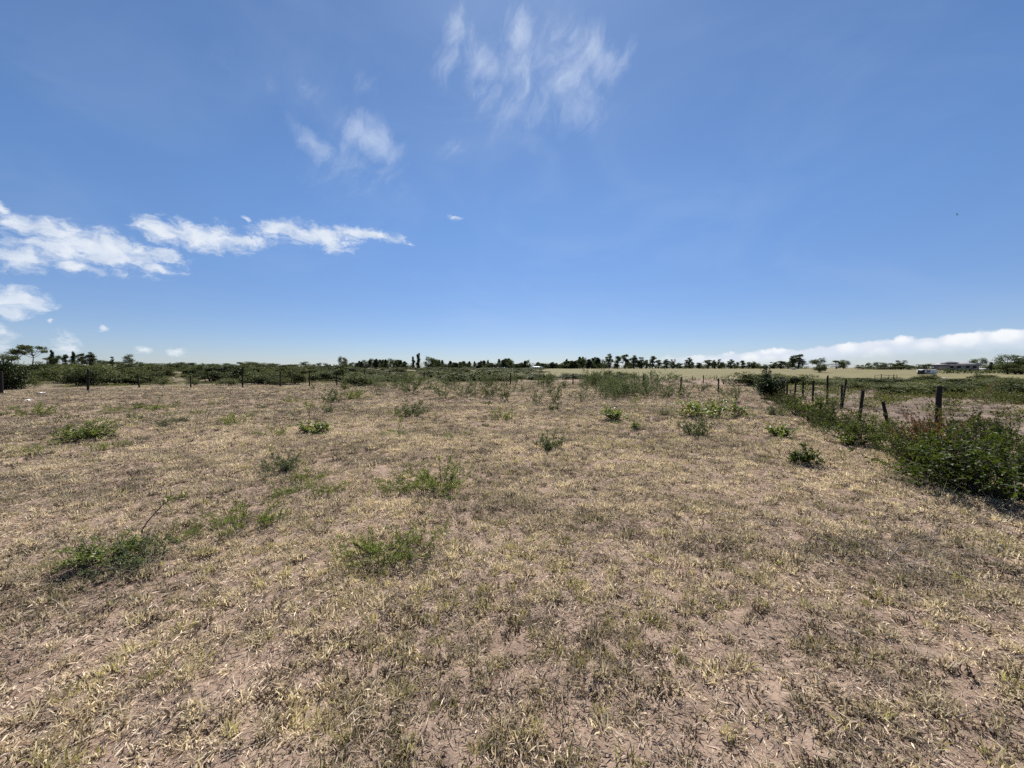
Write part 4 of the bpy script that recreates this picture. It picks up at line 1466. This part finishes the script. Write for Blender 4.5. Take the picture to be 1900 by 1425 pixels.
KINDWORD = {'pine': 'pointed conifer', 'cypress': 'narrow cypress', 'round': 'rounded tree', 'gum': 'loose gum tree', 'acacia': 'flat topped tree'}


def row_tree(kind, row, stretches, px, top, d, w):
    for lim, nm in stretches:
        if px < lim:
            break
    put_tree(kind, 'dark %s %s, %s' % (KINDWORD[kind], row, nm), px, top, d, w, row + ', ' + nm + ', ' + kind)


# left skyline
put_tree('acacia', 'wide flat topped tree, tallest on the left skyline', 60, 641, 150, 36)
put_tree('acacia', 'lower flat topped tree left of the tallest on the left skyline', 34, 648, 150, 28)
put_tree('cypress', 'thin pointed tree right of the flat topped trees', 97, 650, 170, 7)
put_tree('round', 'rounded tree beside the thin pointed tree on the left skyline', 106, 660, 165, 16)
put_tree('gum', 'small sparse tree left of the pointed conifer', 122, 658, 170, 10)
put_tree('pine', 'pointed conifer on the left skyline', 137, 653, 170, 10)
put_tree('gum', 'bushy topped tree right of the pointed conifer', 152, 656, 170, 12)
put_tree('gum', 'spreading half bare tree on the left skyline', 168, 654, 170, 16)
put_tree('gum', 'faint thin tree between the half bare tree and the lone round tree', 209, 662, 180, 7)
put_tree('round', 'lone rounded tree with dark crown at left', 240, 658, 160, 17)
put_tree('round', 'low rounded tree at the far left edge', 8, 657, 140, 30)
put_tree('round', 'low dark tree right of the lone rounded tree', 258, 671, 170, 12)
for px, top in ((88, 664), (182, 668), (195, 669), (222, 671), (275, 674), (300, 674), (322, 675), (341, 672), (360, 673), (383, 675), (402, 675), (425, 674),
                (448, 672), (462, 671), (478, 672), (496, 674), (515, 675), (535, 676), (551, 676), (604, 679), (618, 680)):
    put_tree('round', 'low dark tree in the even skyline left of the middle', px, top, 200, rnd.uniform(20, 30), 'even skyline of low trees at left')
put_tree('round', 'dark pointed clump of tree left of the lone crooked tree', 566, 671, 190, 18)
put_tree('round', 'small round tree right of the dark pointed clump', 592, 673, 195, 9)
put_tree('round', 'lone tree with round top and bare trunk left of the middle', 636, 662, 170, 15)
# plantation and middle tree line
for i in range(22):
    px = 656 + i * 4.9 + rnd.uniform(-2, 2)
    top = 675 - 9 * math.sin(min(1, max(0, (px - 650) / 110)) * math.pi) ** .7 + rnd.uniform(-2, 3)
    row_tree('pine' if rnd.random() < .7 else 'round', 'of the rounded copse', ((690, 'left end'), (730, 'middle'), (9999, 'end by the tall cypresses')), px, top, 230 + rnd.uniform(-15, 15), rnd.uniform(9, 15))
put_tree('cypress', 'tallest narrow cypress rising from the copse', 776, 656, 215, 7)
put_tree('cypress', 'shorter narrow cypress left of the tallest one', 767, 662, 215, 6)
put_tree('round', 'rounded dark tree right of the tallest cypress', 796, 662, 210, 18)
put_tree('round', 'dark rounded tree at the left end of the middle tree line', 812, 667, 215, 10)
for i in range(100):
    px = 800 + i * 3.25 + rnd.uniform(-2, 2)
    top = 674 + 2.6 * math.sin(px * .045) + rnd.choice((-6, -4, -2, 0, 1, 2, 3, 4)) - (3 if px > 1040 else 0)
    row_tree('pine' if rnd.random() < .7 else ('cypress' if rnd.random() < .4 else 'round'), 'in the long middle tree line',
             ((860, 'next to the tall cypress'), (905, 'left of the small white roofs'), (945, 'above the small white roofs'), (980, 'left of the largest white roof'),
              (1015, 'above the largest white roof'), (1060, 'right of the largest white roof'), (9999, 'next to the tall gums')), px, top,
             285 + rnd.uniform(-15, 15), rnd.choice((7, 9, 11, 14, 18)))
put_tree('gum', 'tall dark gum at the left end of the right hand trees', 1130, 657, 240, 16)
put_tree('gum', 'second tall gum from the left end of the right hand trees', 1146, 661, 240, 14)
GUMS = [(1160, 658, 16), (1176, 660, 18), (1190, 663, 14), (1199, 668, 10), (1211, 661, 13), (1222, 668, 12), (1237, 667, 15), (1249, 667, 11), (1262, 673, 9), (1278, 664, 16),
        (1296, 673, 12), (1314, 668, 17), (1325, 668, 10), (1334, 667, 11), (1343, 672, 8), (1356, 667, 15), (1367, 672, 9), (1378, 669, 10), (1390, 672, 10),
        (1398, 671, 13), (1407, 674, 8), (1420, 676, 10), (1436, 672, 16), (1449, 670, 18), (1462, 672, 12)]
for px, top, w in GUMS:
    row_tree('gum' if w > 9 else 'round', 'in the row beyond the field', ((1205, 'among the tall gums'), (1270, 'below the cloud tip'), (1345, 'left of the fence corner bush'), (1410, 'above the fence corner bush'), (9999, 'near the tallest tree')), px, top, 255 + rnd.uniform(-8, 8), w)
for i in range(42):
    px = 1118 + i * 9.0 + rnd.uniform(-6, 6)
    row_tree(rnd.choice(('gum', 'round', 'gum', 'pine')), 'small in the back row', ((1205, 'behind the tall gums'), (1300, 'below the cloud tip'), (1400, 'above the fence corner bush'), (9999, 'behind the tallest tree')),
             px, 676 + rnd.choice((-7, -4, -2, 0, 1, 2, 3)) + (2 if px > 1380 else 0), 285 + rnd.uniform(-12, 12), rnd.choice((5, 7, 9, 12, 15)))
put_tree('gum', 'tallest bushy tree of the row beyond the mown field', 1481, 658, 240, 22)
put_tree('gum', 'slimmer tree left of the tallest bushy tree beyond the field', 1470, 662, 240, 12)
put_tree('round', 'dark double crowned tree standing out on the mown field', 1520, 665, 150, 24)
put_tree('round', 'low bushy tree at the foot of the double crowned tree', 1523, 676, 146, 16)
put_tree('round', 'wide flat bushy tree right of the double crowned tree', 1552, 669, 220, 22)
put_tree('round', 'right hand part of the wide bushy tree clump', 1566, 668, 222, 16)
put_tree('acacia', 'tiny flat topped tree on the bare skyline at right', 1594, 678, 250, 12)
put_tree('round', 'small round tree alone on the bare skyline at right', 1613, 673, 220, 9)
put_tree('round', 'wide dark tree left of the white shed', 1633, 672, 200, 20)
put_tree('round', 'low flat topped tree between the wide dark tree and the shed', 1652, 674, 200, 16)
put_tree('gum', 'taller ragged tree left of the white shed', 1672, 669, 200, 20)
put_tree('round', 'low bush tree right of the ragged tree', 1686, 677, 195, 14)
put_tree('round', 'flat tree just behind the white shed', 1716, 675, 210, 24)
put_tree('round', 'dark dense tree right of the grey roofed house', 1815, 665, 185, 22)
put_tree('round', 'low tree between the house and the dense tree', 1796, 673, 190, 18)
put_tree('pine', 'small pointed tree right of the dense dark tree', 1839, 672, 180, 9)
put_tree('round', 'big spreading tree at the right edge of the picture', 1870, 659, 130, 34)
put_tree('gum', 'second spreading tree cut by the right edge', 1896, 660, 130, 34)
put_tree('round', 'low bushy tree at the foot of the big spreading tree', 1884, 674, 126, 40)
for px, top in ((1600, 680), (1622, 681), (1645, 680), (1662, 679), (1698, 680), (1735, 678), (1752, 682), (1778, 682), (1830, 680), (1850, 678), (1862, 677), (1884, 676)):
    row_tree('round', 'low in the hedge line', ((1640, 'below the wide dark tree'), (1700, 'left of the white shed'), (1745, 'behind the white shed'), (1800, 'below the house'), (9999, 'right of the house')), px, top, 195 + rnd.uniform(-6, 6), rnd.uniform(16, 26))

# dark hedge along the far side of the field: one mass at that distance
def far_hedge(name, label, px0, px1, d, hgt, step=1.0):
    rng = np.random.default_rng(500 + int(px0))
    Vs, Ts, base = [], [], 0
    x0, y0 = pix_depth(px0, d)
    x1, y1 = pix_depth(px1, d)
    n = int(abs(x1 - x0) * 34)
    t = rng.uniform(0, 1, n)
    X = x0 + (x1 - x0) * t
    Y = y0 + (y1 - y0) * t + rng.normal(0, 1.0, n)
    env = hgt * (.45 + .8 * fbm(X, Y * 0, .12, 3, 12))
    Z = terrain(X, Y) + rng.uniform(0, 1, n) * env
    P = np.stack([X, Y, Z], 1)
    V, T = leaves(P, rdirs(rng, n), rdirs(rng, n), rng.uniform(.3, .7, n), rng.uniform(.2, .45, n))
    me = mesh_np(name, V, [T], [M['conifer']], attrs={'col': np.repeat(rng.uniform(0, 1, n), 4)})
    tag(obj(name, me), label, 'hedge', kind='stuff')


far_hedge('far_hedge', 'dark hedge line along the far side of the mown field', 1120, 1500, 262, 2.6)
far_hedge('far_hedge', 'dark undergrowth below the long tree line in the middle', 640, 1125, 272, 4.2)
far_hedge('far_hedge', 'dark hedge below the house and trees at right', 1590, 2000, 208, 2.6)
far_hedge('far_hedge', 'dark hedge right of the white shed reaching the right edge', 1742, 2060, 142, 1.7)

# ------------------------------------------------------------------ buildings and small far things
M['wall_white'] = rough_mat('white_painted_wall', (.62, .63, .64), (.76, .77, .78), 2.0, bump=.1)
M['roof_grey'] = rough_mat('grey_roof_sheet', (.24, .235, .24), (.33, .32, .325), 1.2, bump=.2)
M['roof_white'] = rough_mat('white_roof_sheet', (.72, .72, .72), (.85, .85, .84), 1.0, rough=.5, bump=.1)
M['wall_tan'] = rough_mat('plaster_wall', (.26, .23, .20), (.36, .32, .28), 1.0, bump=.2)
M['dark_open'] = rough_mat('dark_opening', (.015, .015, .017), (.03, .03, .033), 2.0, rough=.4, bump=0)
M['wool'] = rough_mat('pale_hide', (.55, .52, .46), (.72, .69, .62), 8.0)


def box_me(name, sx, sy, sz, mat, taper=1.0):
    V = [(x * sx / 2 * (taper if z else 1), y * sy / 2 * (taper if z else 1), z * sz) for z in (0, 1) for x, y in ((-1, -1), (1, -1), (1, 1), (-1, 1))]
    Q = [[3, 2, 1, 0], [4, 5, 6, 7], [0, 1, 5, 4], [1, 2, 6, 5], [2, 3, 7, 6], [3, 0, 4, 7]]
    return mesh_np(name, V, [Q], [mat])


def hip_roof(name, L, Wd, h, ridge, mat, eave=.5, th=.18):
    a, b, r = L / 2 + eave, Wd / 2 + eave, ridge / 2
    V = [(-a, -b, 0), (a, -b, 0), (a, b, 0), (-a, b, 0), (-a, -b, th), (a, -b, th), (a, b, th), (-a, b, th), (-r, 0, h + th), (r, 0, h + th)]
    Q = [[3, 2, 1, 0], [0, 1, 5, 4], [1, 2, 6, 5], [2, 3, 7, 6], [3, 0, 4, 7], [4, 5, 9, 8], [6, 7, 8, 9]]
    T = [[5, 6, 9], [7, 4, 8]]
    return mesh_np(name, V, [Q, T], [mat])


def at_px(px, d):
    x, y = pix_depth(px, d)
    return x, y, float(terrain(x, y))


def house():
    x, y, z = at_px(1773, 184)
    zt = px_top_z(1762, 671, x, y) - z
    ze = px_top_z(1762, 677, x, y) - z
    o = thing('house', 'long low house with a grey hipped roof among the trees at right', 'house', (x, y, z), -.25)
    obj('wall', box_me('wall', 12, 8, ze, M['wall_tan']), o)
    rf = obj('roof', hip_roof('roof', 12, 8, max(.8, zt - ze - .3), 6.5, M['roof_grey']), o, (0, 0, ze + .003))
    obj('roof_gable', hip_roof('roof_gable', 4, 4, max(.6, (zt - ze) * .6), .3, M['roof_grey'], .3), rf, (-3.4, -1.2, (zt - ze) * .55))
    for i, wx in enumerate((-4.2, -1.5, 1.8, 4.3)):
        w = obj('window', box_me('window', 1.3, .08, 1.1, M['dark_open']), o, (wx, -4.03, ze * .4))
        obj('sill', box_me('sill', 1.6, .16, .08, M['wall_white']), w, (0, -.05, -.09))


def shed():
    x, y, z = at_px(1720, 130)
    ht = px_top_z(1720, 685.5, x, y) - z
    wd = 26 * 130 / F_PX
    o = thing('site_shed', 'small white box shed with two windows on the mown field', 'shed', (x, y, z), .18)
    obj('wall', box_me('wall', wd, 2.4, ht, M['wall_white']), o)
    obj('roof', box_me('roof', wd + .3, 2.8, .07, M['roof_white']), o, (0, 0, ht + .003))
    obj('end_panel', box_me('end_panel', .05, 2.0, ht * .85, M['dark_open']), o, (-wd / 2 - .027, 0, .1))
    for wx in (-.32, -.17):
        w = obj('window', box_me('window', .42, .06, ht * .42, M['dark_open']), o, (wd * wx, -1.23, ht * .42))
        obj('sill', box_me('sill', .55, .1, .05, M['wall_white']), w, (0, -.03, -.053))
    obj('door', box_me('door', .8, .06, ht * .84, M['roof_white']), o, (wd * .28, -1.232, .04))


def far_building(label, px, d, w_px, top, name='farm_building'):
    x, y, z = at_px(px, d)
    h = px_top_z(px, top, x, y) - z
    L = w_px * d / F_PX
    o = thing(name, label, 'building', (x, y, z), rnd.uniform(-.15, .15))
    he = h * .55
    obj('wall', box_me('wall', L * .94, 6, he, M['wall_white']), o)
    obj('roof', hip_roof('roof', L * .94, 6, h - he - .15, L * .3, M['roof_white'], .3, .12), o, (0, 0, he + .003))
    for k in (-.25, .1, .3):
        obj('window', box_me('window', .9, .08, .9, M['dark_open']), o, (L * k, -3.03, he * .35))


house()
shed()
far_building('largest white roofed building under the tree line in the middle', 995, 250, 26, 679.5)
far_building('small white roofed building left of the largest white roof', 918, 250, 12, 681.5)
far_building('second small white roofed building near the largest white roof', 936, 250, 10, 681.5)
far_building('low pale building seen between trees right of the house', 1822, 198, 14, 683.5)


def timber_pen():
    o = None
    pts = [(1623, 704, 696), (1635, 704, 694), (1649, 704, 695.5), (1658, 704, 694.5), (1664, 704, 694.5)]
    x0, y0 = pix_ground(1635, 704)
    o = thing('timber_pen', 'open pen of dark timber posts and rails at the edge of the field', 'pen', (x0, y0, ground_z(x0, y0)))
    pp = []
    for i, (px, b, t) in enumerate(pts):
        x, y = pix_ground(px, b)
        h = px_top_z(px, t, x, y) - float(terrain(x, y))
        p = obj('post', POSTS[i], o, (x - x0, y - y0, float(terrain(x, y)) - o.location.z))
        p.scale = (.13 if i in (1, 3) else .09,) * 2 + (h,)
        pp.append((x - x0, y - y0, float(terrain(x, y)) - o.location.z + h * .82))
    for f in (1.0, .55):
        V, Q = tube_set([(np.array(pp) * np.array([1, 1, f]), .035)], 6)
        obj('rail', mesh_np('rail', V, [Q], [M['post']]), o)


timber_pen()


def lying_animal(name, label, px, d, base_py, Ln, mat):
    """pale animal lying with folded legs: body, neck and head in one skinned mesh"""
    x, y, z = at_px(px, d)
    me = bpy.data.meshes.new(name)
    pts = [(-.45, 0, .30), (-.15, 0, .34), (.2, 0, .33), (.42, 0, .36), (.60, 0, .52), (.78, 0, .50), (-.55, 0, .22), (.3, .16, .10), (.52, .18, .06), (.3, -.16, .10), (.52, -.18, .06), (-.3, .18, .12), (-.02, .22, .07), (-.3, -.18, .12), (-.02, -.22, .07)]
    ed = [(0, 1), (1, 2), (2, 3), (3, 4), (4, 5), (0, 6), (2, 7), (7, 8), (2, 9), (9, 10), (0, 11), (11, 12), (0, 13), (13, 14)]
    me.from_pydata([tuple(c * Ln for c in p) for p in pts], ed, [])
    o = obj(name, me, None, (x, y, z))
    md = o.modifiers.new('skin', 'SKIN')
    rad = [.20, .25, .24, .18, .09, .075, .04, .07, .05, .07, .05, .09, .05, .09, .05]
    for v, r in zip(me.skin_vertices[0].data, rad):
        v.radius = (r * Ln, r * Ln)
    o.modifiers.new('sub', 'SUBSURF').levels = 1
    me.materials.append(mat)
    o.rotation_euler.z = 3.0
    tag(o, label, 'animal')


lying_animal('grazing_animal', 'pale animal lying in the green strip below the shed', 1753, 60, 704, 1.0, M['wool'])
lying_animal('grazing_animal', 'pale animal far out on the mown field left of the double crowned tree', 1473, 190, 687, 1.9, M['wool'])


def bird():
    d = pix_dir(1775.5, 398)
    t = 70.0
    V = [(0, .25, 0), (-.05, .05, .03), (.05, .05, .03), (0, -.22, 0), (0, .05, -.05), (-.28, .08, .10), (-.30, -.04, .10), (-.62, -.06, .02), (.28, .08, .10), (.30, -.04, .10), (.62, -.06, .02), (-.07, -.34, .0), (.07, -.34, .0), (-.04, -.08, .02), (.04, -.08, .02)]
    T = [(0, 1, 2), (0, 4, 1), (0, 2, 4), (1, 3, 2), (1, 4, 3), (2, 3, 4), (3, 11, 12), (5, 7, 6), (8, 9, 10)]
    Q = [(1, 5, 6, 13), (2, 14, 9, 8)]
    me = mesh_np('bird', V, [Q, T], [M['dark_open']])
    o = obj('bird', me, None, tuple(np.array([0, 0, EYE]) + d * t))
    o.rotation_euler = (.2, .45, .5)
    o.scale = (.75, .75, .75)
    tag(o, 'tiny dark bird flying high at the right of the sky', 'bird')


bird()


def scrap(label, px, py, s):
    rng = np.random.default_rng(int(px))
    x, y = pix_ground(px, py)
    g = 5
    V = np.array([[i / (g - 1) - .5, j / (g - 1) - .5, 0] for i in range(g) for j in range(g)])
    V[:, 2] = rng.uniform(0.02, .35, len(V))
    V[:, :2] += rng.normal(0, .08, (len(V), 2))
    V *= s
    Q = [[i * g + j, (i + 1) * g + j, (i + 1) * g + j + 1, i * g + j + 1] for i in range(g - 1) for j in range(g - 1)]
    o = obj('plastic_scrap', mesh_np('scrap', V, [Q], [M['roof_white']]), None, (x, y, ground_z(x, y) + .01))
    tag(o, label, 'litter')


scrap('white plastic scrap on the ground near the leftmost fence post', 78, 730, .22)
scrap('pale scrap in the grass left of the low feathery clump', 53, 744, .2)
scrap('white scrap beyond the fence near the third post from the left', 322, 702, .3)

# fallen sticks in the foreground
rk = np.random.default_rng(88)
STK = [(885, 1335, 75, 1.1), (760, 1245, 60, .1), (1290, 1235, 50, 2.2), (470, 1395, 80, .5), (1715, 1395, 90, 1.9), (1650, 1285, 55, .9), (1795, 1330, 60, .3), (330, 1240, 60, 2.6), (985, 1150, 44, .7), (600, 925, 46, .15), (1100, 1400, 60, 2.9)]
for i, (px, py, ln, a) in enumerate(STK):
    x, y = pix_ground(px, py)
    L = ln * y / F_PX * 1.2
    pts = bend_line(rk, (-L / 2, 0, .012), (1, 0, .03), L, 6, .08)
    pts[:, 2] = np.clip(pts[:, 2], .006, .04)
    V, Q = tube_set([(pts, np.linspace(.0035, .0016, 6)), (bend_line(rk, pts[3], (1, .9, .1), L * .25, 4, .1), np.linspace(.002, .001, 4))], 5)
    o = obj('fallen_stick', mesh_np('stick', V, [Q], [M['dry_twig']]), None, (x, y, ground_z(x, y) + .004))
    o.rotation_euler.z = a
    tag(o, 'thin bleached stick lying on the foreground grass', 'stick', 'bleached sticks in the foreground')
